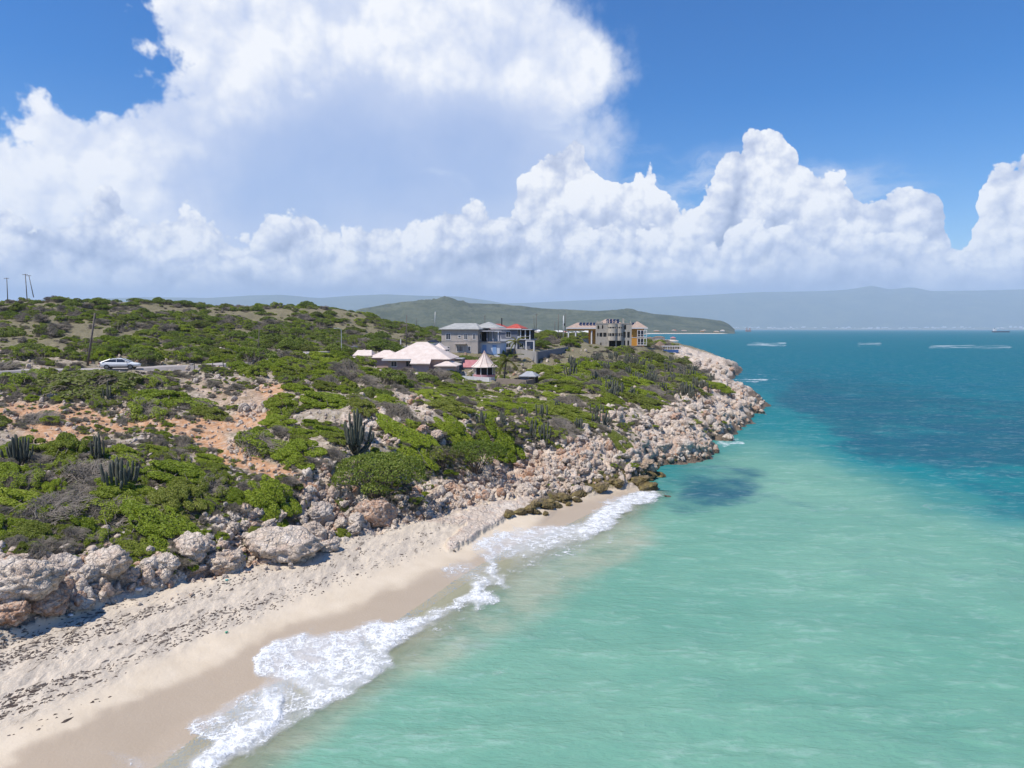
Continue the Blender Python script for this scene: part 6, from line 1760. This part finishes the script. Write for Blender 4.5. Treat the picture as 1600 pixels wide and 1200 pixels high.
# --- road
def road():
    pts = [at_depth(px, py, Y) for px, py, Y in ((-60, 583, 86), (40, 580.5, 90), (110, 579, 92.5), (190, 577.5, 95.5), (270, 576, 98.5), (330, 575, 101), (372, 573.5, 105), (420, 569, 116), (470, 563, 132), (520, 556, 150), (560, 550, 170), (640, 545, 188), (690, 540, 205))]
    V, F = [], []
    dense = []
    for a, b in zip(pts[:-1], pts[1:]):
        n = max(2, int((b - a).length / 1.2))
        for i in range(n): dense.append(a.lerp(b, i / n))
    for i, p in enumerate(dense):
        d = (dense[min(i + 1, len(dense) - 1)] - dense[max(i - 1, 0)]); d.z = 0; d.normalize(); n = Vector((-d.y, d.x, 0))
        z = max(ground_z(*(p + n * w).xy) for w in (-2.1, -1, 0, 1, 2.1)) + .05
        dense[i] = Vector((p.x, p.y, z)); V.append((p, n))
    zs = [q.z for q in dense]
    zs = [sum(zs[max(0, i - 4):i + 5]) / len(zs[max(0, i - 4):i + 5]) + .12 for i in range(len(zs))]
    vv = []
    for (p, n), z in zip(V, zs):
        for w, dz in ((-2.7, -.9), (-2.2, 0), (2.2, 0), (2.7, -.9)): q = p + n * w; vv.append((q.x, q.y, z + dz))
    for i in range(len(V) - 1):
        for k in range(3): F.append((i * 4 + k, i * 4 + k + 1, i * 4 + 5 + k, i * 4 + 4 + k))
    me = bpy.data.meshes.new('road'); me.from_pydata(vv, [], F); me.materials.append(wall_mat('old_asphalt', (.40, .36, .33), (.28, .25, .22), .6, .7)); o = link('road', me); o['kind'] = 'structure'
    return o
ROAD = road()

# --- cars
def car(px, py, Y, rot, paint, label, z=None):
    p = at_depth(px, py, Y)
    r = empty('parked_car', (p.x, p.y, p.z if z is None else z), R(rot), label, 'car')
    st = [(0.0, .30, .62, .98, .72), (.12, .24, .60, 1.02, .84), (.6, .20, .62, 1.06, .90), (1.2, .20, .64, 1.02, .92), (2.4, .20, .64, .98, .93), (3.4, .20, .64, .96, .92), (4.1, .20, .62, .90, .90), (4.6, .24, .58, .80, .84), (4.82, .30, .55, .68, .66)]
    V, F = [], []
    for x, zb, zm, zt, w in st:
        V += [(x, -w * .92, zb), (x, -w, zm), (x, -w * .93, zt - .05), (x, -w * .72, zt), (x, w * .72, zt), (x, w * .93, zt - .05), (x, w, zm), (x, w * .92, zb)]
    for i in range(len(st) - 1):
        for k in range(8): F.append((i * 8 + k, i * 8 + (k + 1) % 8, i * 8 + 8 + (k + 1) % 8, i * 8 + 8 + k))
    F += [tuple(range(7, -1, -1)), tuple((len(st) - 1) * 8 + k for k in range(8))]
    m = MB(); m.v, m.f = V, F; b = m.build('body', paint, r, smooth=True)
    md = b.modifiers.new('subd', 'SUBSURF'); md.levels = md.render_levels = 2
    # cabin: glass below, painted roof above and pillars
    g = [(.55, 1.02, .74, .66), (1.35, 1.38, .60, .60), (2.2, 1.46, .58, .58), (2.75, 1.42, .58, .58), (3.65, .97, .76, .72)]
    m = MB()
    for x, z, w, _ in g: m.v += [(x, -w, z), (x, w, z)]
    lo = len(m.v); m.v += [(.5, -.80, .96), (.5, .80, .96), (3.7, -.80, .93), (3.7, .80, .93)]
    for i in range(4): m.f.append((2 * i, 2 * i + 2, 2 * i + 3, 2 * i + 1))
    m.f += [(0, lo, lo + 2, 8, 6, 4, 2), (1, 3, 5, 7, 9, lo + 3, lo + 1), (0, 1, lo + 1, lo), (8, lo + 2, lo + 3, 9)]
    m.build('cabin_glass', M_GLASS, r)
    m = MB()
    for i in (1, 2):
        (x0, z0, w0, _), (x1, z1, w1, _) = g[i], g[i + 1]
        m.poly([(x0, -w0 - .02, z0 + .02), (x1, -w1 - .02, z1 + .02), (x1, w1 + .02, z1 + .02), (x0, w0 + .02, z0 + .02)])
        for s in (-1, 1): m.poly([(x0, s * (w0 + .02), z0 + .02), (x1, s * (w1 + .02), z1 + .02), (x1, s * (w1 + .05), z1 - .07), (x0, s * (w0 + .05), z0 - .07)])
    m.build('roof', paint, r, smooth=False)
    for s in (-1, 1):
        m = MB()
        m.tube((.35, s * .82, .98), (1.35, s * .635, 1.37), .07, n=6); m.tube((3.72, s * .80, .95), (2.72, s * .61, 1.42), .045, n=6); m.tube((2.15, s * .80, .95), (2.1, s * .62, 1.44), .035, n=6)
        m.build('pillar', paint, r)
        mm = MB().box(3.25, 3.42, s * 1.0 - .1, s * 1.0 + .1, .98, 1.1).build('mirror', paint, r, .03)
        MB().box(-.03, .16, s * .66 - .24, s * .66 + .20, .70, .86).build('tail_light', flat_mat('red_lens', (.22, .012, .012), .25, .6), r, .03)
        MB().box(4.60, 4.80, s * .56 - .2, s * .56 + .2, .56, .68).build('headlight', flat_mat('lens', (.7, .72, .75), .15, .6), r, .03)
        for x in (.95, 3.85):
            w = MB().tube((x, s * .70, .33), (x, s * .945, .33), .335, n=24).build('wheel', M_BLACK, r)
            rim = MB().disc(0, 0, .22, 0, .02, 20)
            rim.v = [(x + a, s * (.948 + c), .33 + b_) for a, b_, c in rim.v]; rim.build('rim', flat_mat('alloy', (.20, .20, .21), .35, .5, .6), w)
    MB().box(-.05, .04, -.55, .55, .30, .46).build('bumper', M_BLACK, r, .03)
    MB().box(.9, 4.0, -.90, .90, .19, .28).build('sill', M_BLACK, r)
    return r
wp = flat_mat('white_car_paint', (.82, .82, .81), .18, .6)
dp = flat_mat('dark_car_paint', (.05, .055, .07), .2, .6)
def road_top(x, y):
    h = [0]
    ok, loc, nr, ix = ROAD.ray_cast(Vector((x, y, 200)), Vector((0, 0, -1)))
    return loc.z if ok else ground_z(x, y)
_p = at_depth(158, 576, 93.4)
car(158, 576, 93.4, 13, wp, 'white saloon car parked on the road across the hillside', max(road_top(_p.x, _p.y), road_top(_p.x + 4, _p.y + 1)))
_p = at_depth(666, 536, 202); car(666, 536, 202, 8, dp, 'dark car parked behind the low cream wall left of the grey house', ground_z(_p.x, _p.y))

# --- poles
def pole(name, px0, py0, px1, py1, Y, r, arms, label, mat=None, cat='utility pole', extras=None):
    a = at_depth(px1, py1, Y); b = at_depth(px0, py0, Y)
    d = b - a; root = empty(name, a, 0, label, cat)
    MB().tube(d * -.08, d, r, r * .65, 9).build('shaft', mat or M_TIMB, root, smooth=True)
    L = d.length
    for k in range(arms):
        c = d * (.97 - .09 * k); h = .95 if k == 0 else .7
        ar = MB().box(c.x - h, c.x + h, c.y - .06 - r, c.y + .06 - r, c.z - .07, c.z + .07).build('crossarm', M_TIMB, root)
        for s in (-1, -.35, .35, 1): MB().tube((c.x + s * h * .92, c.y - r, c.z + .07), (c.x + s * h * .92, c.y - r, c.z + .26), .045, n=6).build('insulator', M_STEEL, ar)
    if extras == 'transformer':
        c = d * .62; MB().tube((c.x + r + .25, c.y, c.z - .5), (c.x + r + .25, c.y, c.z + .5), .28, n=12).build('transformer', M_BLACK, root)
    return root
def yhit(px, py): return hit(px, py).y
pole('utility_pole', 10.5, 434, 12, 468, 262, .17, 1, 'wooden pole with one crossarm, farthest left on the hilltop')
pole('utility_pole', 39.5, 428, 42.5, 470, 250, .17, 1, 'tallest upright crossarm pole on the hilltop at left')
pole('utility_pole', 45, 430, 52, 462, 268, .16, 1, 'leaning crossarm pole just behind the tallest hilltop pole')
pole('utility_pole', 148.5, 489, 137, 570, yhit(137, 571), .17, 0, 'bare timber pole leaning to the right beside the white car')
pole('utility_pole', 405, 510, 404, 553, yhit(404, 553), .10, 0, 'dark bare pole in the scrub left of the hillside tree')
pole('utility_pole', 635.5, 492, 634.5, 548, 178, .14, 0, 'tall dark pole rising behind the bungalow roof')
pole('utility_pole', 680, 487, 679, 513, 420, .22, 0, 'thin pale pole standing alone on the far plain', M_STEEL)
pole('utility_pole', 651, 497, 651, 510, 520, .2, 0, 'short far dark pole left of the thin pale pole')
pole('utility_pole', 757.5, 493, 757.5, 515, 410, .2, 1, 'far pole rising behind the grey house roof')
pole('utility_pole', 838, 490, 837.5, 521, 320, .2, 1, 'dark crossarm pole right of the red roofed house')
pole('utility_pole', 834, 494, 835, 519, 350, .16, 0, 'thin pole close behind the dark crossarm pole')
pole('utility_pole', 867, 502, 867, 525, 330, .18, 0, 'shortest of the poles left of the orange house')
pole('utility_pole', 872.5, 491, 872, 526, 300, .18, 0, 'tall dark pole in the group left of the orange house')
pole('utility_pole', 880.5, 493, 880, 530, 290, .20, 0, 'pale pole with a dark transformer left of the orange house', M_STEEL, extras='transformer')
pole('utility_pole', 883.5, 490, 884, 522, 310, .15, 0, 'slim pole nearest the orange house roof')
def street_lamp():
    _h = hit(534, 558); a = Vector(_h); r = empty('street_lamp', a, 0, 'grey street lamp with a curved arm on the hillside', 'street lamp')
    MB().tube((0, 0, -.5), (0, 0, 6.2), .09, .06).build('post', M_STEEL, r)
    m = MB(); pts = [(0, 0, 6.2), (-.25, 0, 6.5), (-.7, 0, 6.65), (-1.15, 0, 6.6)]
    for p, q in zip(pts[:-1], pts[1:]): m.tube(p, q, .05)
    m.build('arm', M_STEEL, r); MB().box(-1.7, -1.1, -.12, .12, 6.5, 6.64).build('lamp_head', M_STEEL, r, .03)
street_lamp()
_o = bpy.data.objects['street_lamp']; _k = 45 * _o.location.y / 1080 / 6.6; _o.scale = (_k, _k, _k)
for px, py, h, Y, lab in ((626, 531, 1.9, 190, 'short white concrete post left of the tall dark pole'), (217, 601, .9, 84, 'thin white marker post below the road right of the car')):
    p = at_depth(px, py, Y); o = MB().box(-.12, .12, -.12, .12, -.5, h).build('marker_post', M_WHITE, None, .02); o.location = (p.x, p.y, ground_z(p.x, p.y)); tag(o, lab, 'post')

for px, py, hh in ((304, 578, 1.0), (333, 577, .9), (350, 576, 1.1), (364, 575, 1.0)):
    p = hit(px, py); o = MB().tube((0, 0, -.4), (random.uniform(-.15, .15), 0, hh), .07, .06, 7).build('fence_post', M_TIMB); o.location = p
    tag(o, 'short weathered fence post beside the road right of the white car', 'post', 'fence posts beside the road')

# --- litter on the strand
def litter():
    spec = [(217, 924, .30, (.8, .8, .8), 'white foam block lying below the egg shaped boulder'), (110, 964, .22, (.8, .8, .8), 'white plastic scrap on the sand below the low reddish slab'),
            (352, 908, .16, (.15, .5, .45), 'small teal bottle on the sand below the broad pink boulder'), (352, 990, .14, (.12, .4, .25), 'small green bottle lying on the seaweed line')]
    for px, py, s, c, lab in spec:
        p = hit(px, py)
        if 'bottle' in lab: b = MB().lathe([(.02, 0), (.3, 0), (.32, .1), (.32, .75), (.12, 1.0), (.12, 1.15), (.01, 1.15)], 10); nm = 'plastic_bottle'
        else: b = MB().box(-.5, .5, -.35, .35, 0, .4); nm = 'plastic_scrap'
        o = b.build(nm, flat_mat(nm, c, .4), None, .03); o.location = p + Vector((0, 0, .06)); o.scale = (s, s, s); o.rotation_euler = (R(88) if nm == 'plastic_bottle' else .1, 0, random.uniform(0, 3)); tag(o, lab, 'litter')
litter()
# ------------------------------------------------------------------ far land: headland, spit, mountains, settlements, ships
def far_material(name, c0, c1, bare, scale):
    m, t, out = new_mat(name)
    pos = t.node('ShaderNodeNewGeometry').outputs['Position']
    n = t.noise(pos, scale, 6, .65)[0]; n2 = t.noise(pos, scale * 6, 5, .7)[0]
    c = t.mix(t.ss(t.add(n, t.mul(t.sub(n2, .5), .8)), .35, .65), c0, c1)
    c = t.mix(t.ss(n2, .66, .74, 0, .6), c, bare)
    pbsdf(t, out, c, .95, t.add(n, n2), .6, 8.0)
    return m
def ridge(name, prof, base, Y0, Y1, mat, seed, rough, nx=420, ny=60):
    """a hill range: foot line at distance Y0, crest at Y1 reaching the given heights in the view"""
    pxs = np.linspace(prof[0][0], prof[-1][0], nx)
    top = np.interp(pxs, [p[0] for p in prof], [p[1] for p in prof])
    k = np.ones(7) / 7; top = np.convolve(np.pad(top, 3, mode='edge'), k, mode='valid')
    s = np.linspace(0, 1.5, ny)
    A = np.tan(0) + (pxs - 800) / 1080
    S_, U = np.meshgrid(s, A, indexing='ij')
    Yd = Y0 + (Y1 - Y0) * S_
    zc = np.array([CAM_H - slope(float(t_)) * Y1 for t_ in top])[None, :]
    x = U * Yd * 1.0
    n = fbm(x / rough, Yd / rough, 6, seed, .55)
    shape = np.where(S_ <= 1, np.sin(np.clip(S_, 0, 1) * math.pi / 2) ** 1.15, 1 - (S_ - 1) * 1.6)
    z = base + (zc - base) * shape * (1 + (n - .5) * 1.0 * np.clip(1 - np.abs(S_ - 1) * .25, 0, 1) * np.where(S_ > .9, .22 if rough < 1000 else .06, 1) * np.clip(S_ * 3, 0, 1))
    if rough > 1000: z = np.minimum(z, base + (zc - base) * np.minimum(1, .35 + S_ * .7))
    z = np.where(S_ < .02, -2, z)
    o = make_grid(name, x, Yd, z, {}, mat, 'structure')
    return o
M_HEAD = far_material('headland_scrub', (.05, .068, .042), (.10, .115, .072), (.34, .29, .22), .012)
M_RANGE = far_material('mountain_forest', (.045, .07, .04), (.09, .11, .06), (.2, .18, .13), .002)
ridge('headland_hill', [(525, 500), (545, 492), (560, 482), (600, 474), (635, 470), (670, 470), (700, 471), (740, 475), (780, 474), (830, 480), (880, 482), (930, 486), (980, 484), (1020, 490), (1060, 494), (1100, 498), (1128, 502), (1141, 508), (1146, 515.5), (1147, 516)], 2, 2350, 3000, M_HEAD, 11, 260)
ridge('far_hill', [(120, 468), (240, 464), (330, 466), (400, 462), (440, 461), (500, 466), (560, 462), (600, 460), (650, 462), (720, 464), (770, 471), (840, 486), (900, 500), (960, 512)], 5, 12500, 15500, M_RANGE, 12, 2000)
ridge('mountain_range', [(700, 478), (800, 474), (900, 470), (1000, 466), (1100, 461), (1180, 457), (1260, 456), (1310, 454), (1335, 451), (1358, 447), (1385, 453), (1420, 449), (1450, 455), (1500, 454), (1560, 453), (1620, 452), (1800, 456), (2000, 460)], 3, 14500, 18000, M_RANGE, 13, 2300, 620)
ridge('far_shore', [(1080, 514.0), (1150, 512.6), (1300, 512.5), (1500, 512.2), (1700, 512.4), (1900, 513)], 0.5, 12600, 13600, far_material('coastal_plain', (.10, .11, .06), (.17, .16, .10), (.4, .38, .34), .004), 14, 700, 300, 24)
# low spit with sheds, and the beach under the headland
M_SPIT = wall_mat('spit_sand', (.62, .54, .44), (.40, .32, .26), .5, .02)
def lowland(name, pts, h, mat):
    cx = sum(p[0] for p in pts) / len(pts); cy_ = sum(p[1] for p in pts) / len(pts)
    v = [(x, y, -1.5) for x, y in pts] + [(cx + (x - cx) * .8, cy_ + (y - cy_) * .8, h) for x, y in pts]; n = len(pts)
    me = bpy.data.meshes.new(name); me.from_pydata(v, [], [(i, (i + 1) % n, n + (i + 1) % n, n + i) for i in range(n)] + [tuple(range(n, 2 * n))]); me.materials.append(mat)
    o = link(name, me); o['kind'] = 'structure'; return o
def spit():
    Y = 900; q = lambda px, d: ((px - 800) / 1080 * (Y + d), Y + d)
    lowland('sand_spit', [q(960, 0), q(1010, -25), (q(1040, -18)), q(1063, 0), q(1066, 25), q(1040, 60), q(990, 130), q(940, 150)], 1.6, M_SPIT)
    lowland('bay_beach', [((960 - 800) / 1080 * 2200, 2200), ((1040 - 800) / 1080 * 2280, 2280), ((1100 - 800) / 1080 * 2320, 2320), ((1146 - 800) / 1080 * 2350, 2350), ((1146 - 800) / 1080 * 2500, 2500), ((900 - 800) / 1080 * 2500, 2500)], 2.0, M_SPIT)
    for i, (px, w, d, h, mt, lab) in enumerate(((1016, 9, 8, 2.4, M_THATCH, 'long low brown roofed shed on the sand spit, nearest the villa'), (1030, 14, 9, 3.4, M_THATCH, 'larger brown roofed shed in the middle of the sand spit'), (1052, 6, 6, 2.6, M_RROSE, 'small reddish hut near the tip of the sand spit'))):
        x, y = q(px, 12); r = empty('beach_shed', (x, y, 1.5), 0, lab, 'shed')
        MB().box(-w / 2, w / 2, 0, d, -1, h).build('wall', M_BLOCK, r); MB().hip(-w / 2 - .5, w / 2 + .5, -.5, d + .5, h + .01, 1.6, ridge='x', inset=d / 2).build('roof', mt, r)
spit()
def house_small(name, x, y, z, w, d, h, wm, rm, label, group, rot=0):
    r = empty(name, (x, y, z), R(rot), label, 'house', group)
    MB().box(-w / 2, w / 2, 0, d, -3, h).build('wall', wm, r); MB().hip(-w / 2 - .5, w / 2 + .5, -.5, d + .5, h + .01, h * .35, ridge='x', inset=min(d, w) / 2.2).build('roof', rm, r)
    return r
rng_ = random.Random(21)
for i in range(26):
    Y = rng_.uniform(700, 1900); px = rng_.uniform(640, 880) if i < 20 else rng_.uniform(880, 930)
    x = (px - 800) / 1080 * Y
    house_small('distant_house', x, Y, max(4.0, ground_z(x, Y)), rng_.uniform(9, 20), rng_.uniform(8, 12), rng_.uniform(3.5, 7), rng_.choice((M_WHITE, M_WHITE, M_PINKW, M_BLOCK)), rng_.choice((M_WHITE, M_RGREY, M_RPINK, M_RRED)), 'tiny pale house on the low plain at the foot of the headland', 'distant houses on the low plain', rng_.uniform(-30, 30))
for i in range(24):
    px = rng_.uniform(1000, 1135); Y = rng_.uniform(2380, 2500)
    house_small('bayside_house', (px - 800) / 1080 * Y, Y, 3, rng_.uniform(10, 22), 10, rng_.uniform(4, 8), rng_.choice((M_WHITE, M_PINKW, M_ORANGE)), rng_.choice((M_RRED, M_RTAN, M_RPINK)), 'tiny house along the bay shore under the headland', 'bayside houses under the headland', 0)
# white town along the far shore, far beyond counting
def town():
    rng = np.random.default_rng(8); m = MB()
    for i in range(900):
        px = rng.uniform(1130, 1640); Y = rng.uniform(12900, 15800) if rng.random() < .7 else rng.uniform(13000, 13500)
        b = 1 - .35 * math.sin(px * .021) ** 2
        if rng.random() > b: continue
        x = (px - 800) / 1080 * Y; w = rng.uniform(18, 70); h = rng.uniform(9, 22) * (2.2 if rng.random() < .06 else 1); z = 8 + max(0, Y - 13500) * .045 * rng.uniform(.3, 1)
        m.box(x - w / 2, x + w / 2, Y, Y + 20, z - 40, z + h)
    o = m.build('far_town', M_WHITE); o['kind'] = 'stuff'; o['label'] = 'pale specks of a town along the far shore below the mountains'
town()
def ship():
    p = at_z(1564, 519.5, 0); p = Vector((p.x / p.y * 3300, 3300, 0))
    r = empty('cargo_ship', p, 0, 'dark cargo ship with a pale deckhouse far out on the right of the bay', 'ship')
    L = 42; v = [(-L, -6, 6), (L * .9, -6, 6), (L * 1.05, 0, 7), (L * .9, 6, 6), (-L, 6, 6), (-L * .95, -4, -1), (L * .85, -4, -1), (L * .95, 0, -1), (L * .85, 4, -1), (-L * .95, 4, -1)]
    m = MB(); m.v = v; m.f = [(0, 1, 2, 3, 4), (9, 8, 7, 6, 5)] + [(i, (i + 1) % 5, 5 + (i + 1) % 5, 5 + i) for i in range(5)]
    m.build('hull', flat_mat('hull_paint', (.05, .055, .07)), r)
    MB().box(-36, -24, -5, 5, 6.01, 17).build('deckhouse', M_WHITE, r); MB().tube((-32, 0, 17), (-32, 0, 21), 1.5).build('funnel', M_BLACK, r); MB().tube((10, 0, 6), (10, 0, 16), .5).build('mast', M_STEEL, r)
    p = Vector(((1168 - 800) / 1080 * 4200, 4200, 0)); r = empty('platform_ship', p, 0, 'small rust coloured vessel with two upright towers off the tip of the headland', 'ship')
    MB().box(-16, 16, -6, 6, -1, 9).build('hull', wall_mat('rusty_hull', (.26, .14, .11), (.15, .08, .07)), r)
    for x in (-9, 9): MB().box(x - 4, x + 4, -4, 4, 9.01, 24).build('tower', M_PINKW, r)
ship()

# ------------------------------------------------------------------ humid air
def haze():
    top = max((o.matrix_world @ Vector(c)).z for o in C.objects if o.type == 'MESH' and o.name.startswith(('mountain', 'far_hill')) for c in o.bound_box) + 15
    m, t, out = new_mat('humid_air')
    v = t.node('ShaderNodeVolumePrincipled'); v.inputs['Color'].default_value = (.74, .86, 1.0, 1); v.inputs['Density'].default_value = 7.0e-5; v.inputs['Anisotropy'].default_value = 0.0
    t.l.new(v.outputs[0], out.inputs['Volume'])
    o = MB().box(-20000, 26000, -600, 25000, -10.5, top).build('haze', m); o['kind'] = 'stuff'; o['label'] = 'pale humid air between the viewer and the far mountains'
haze()
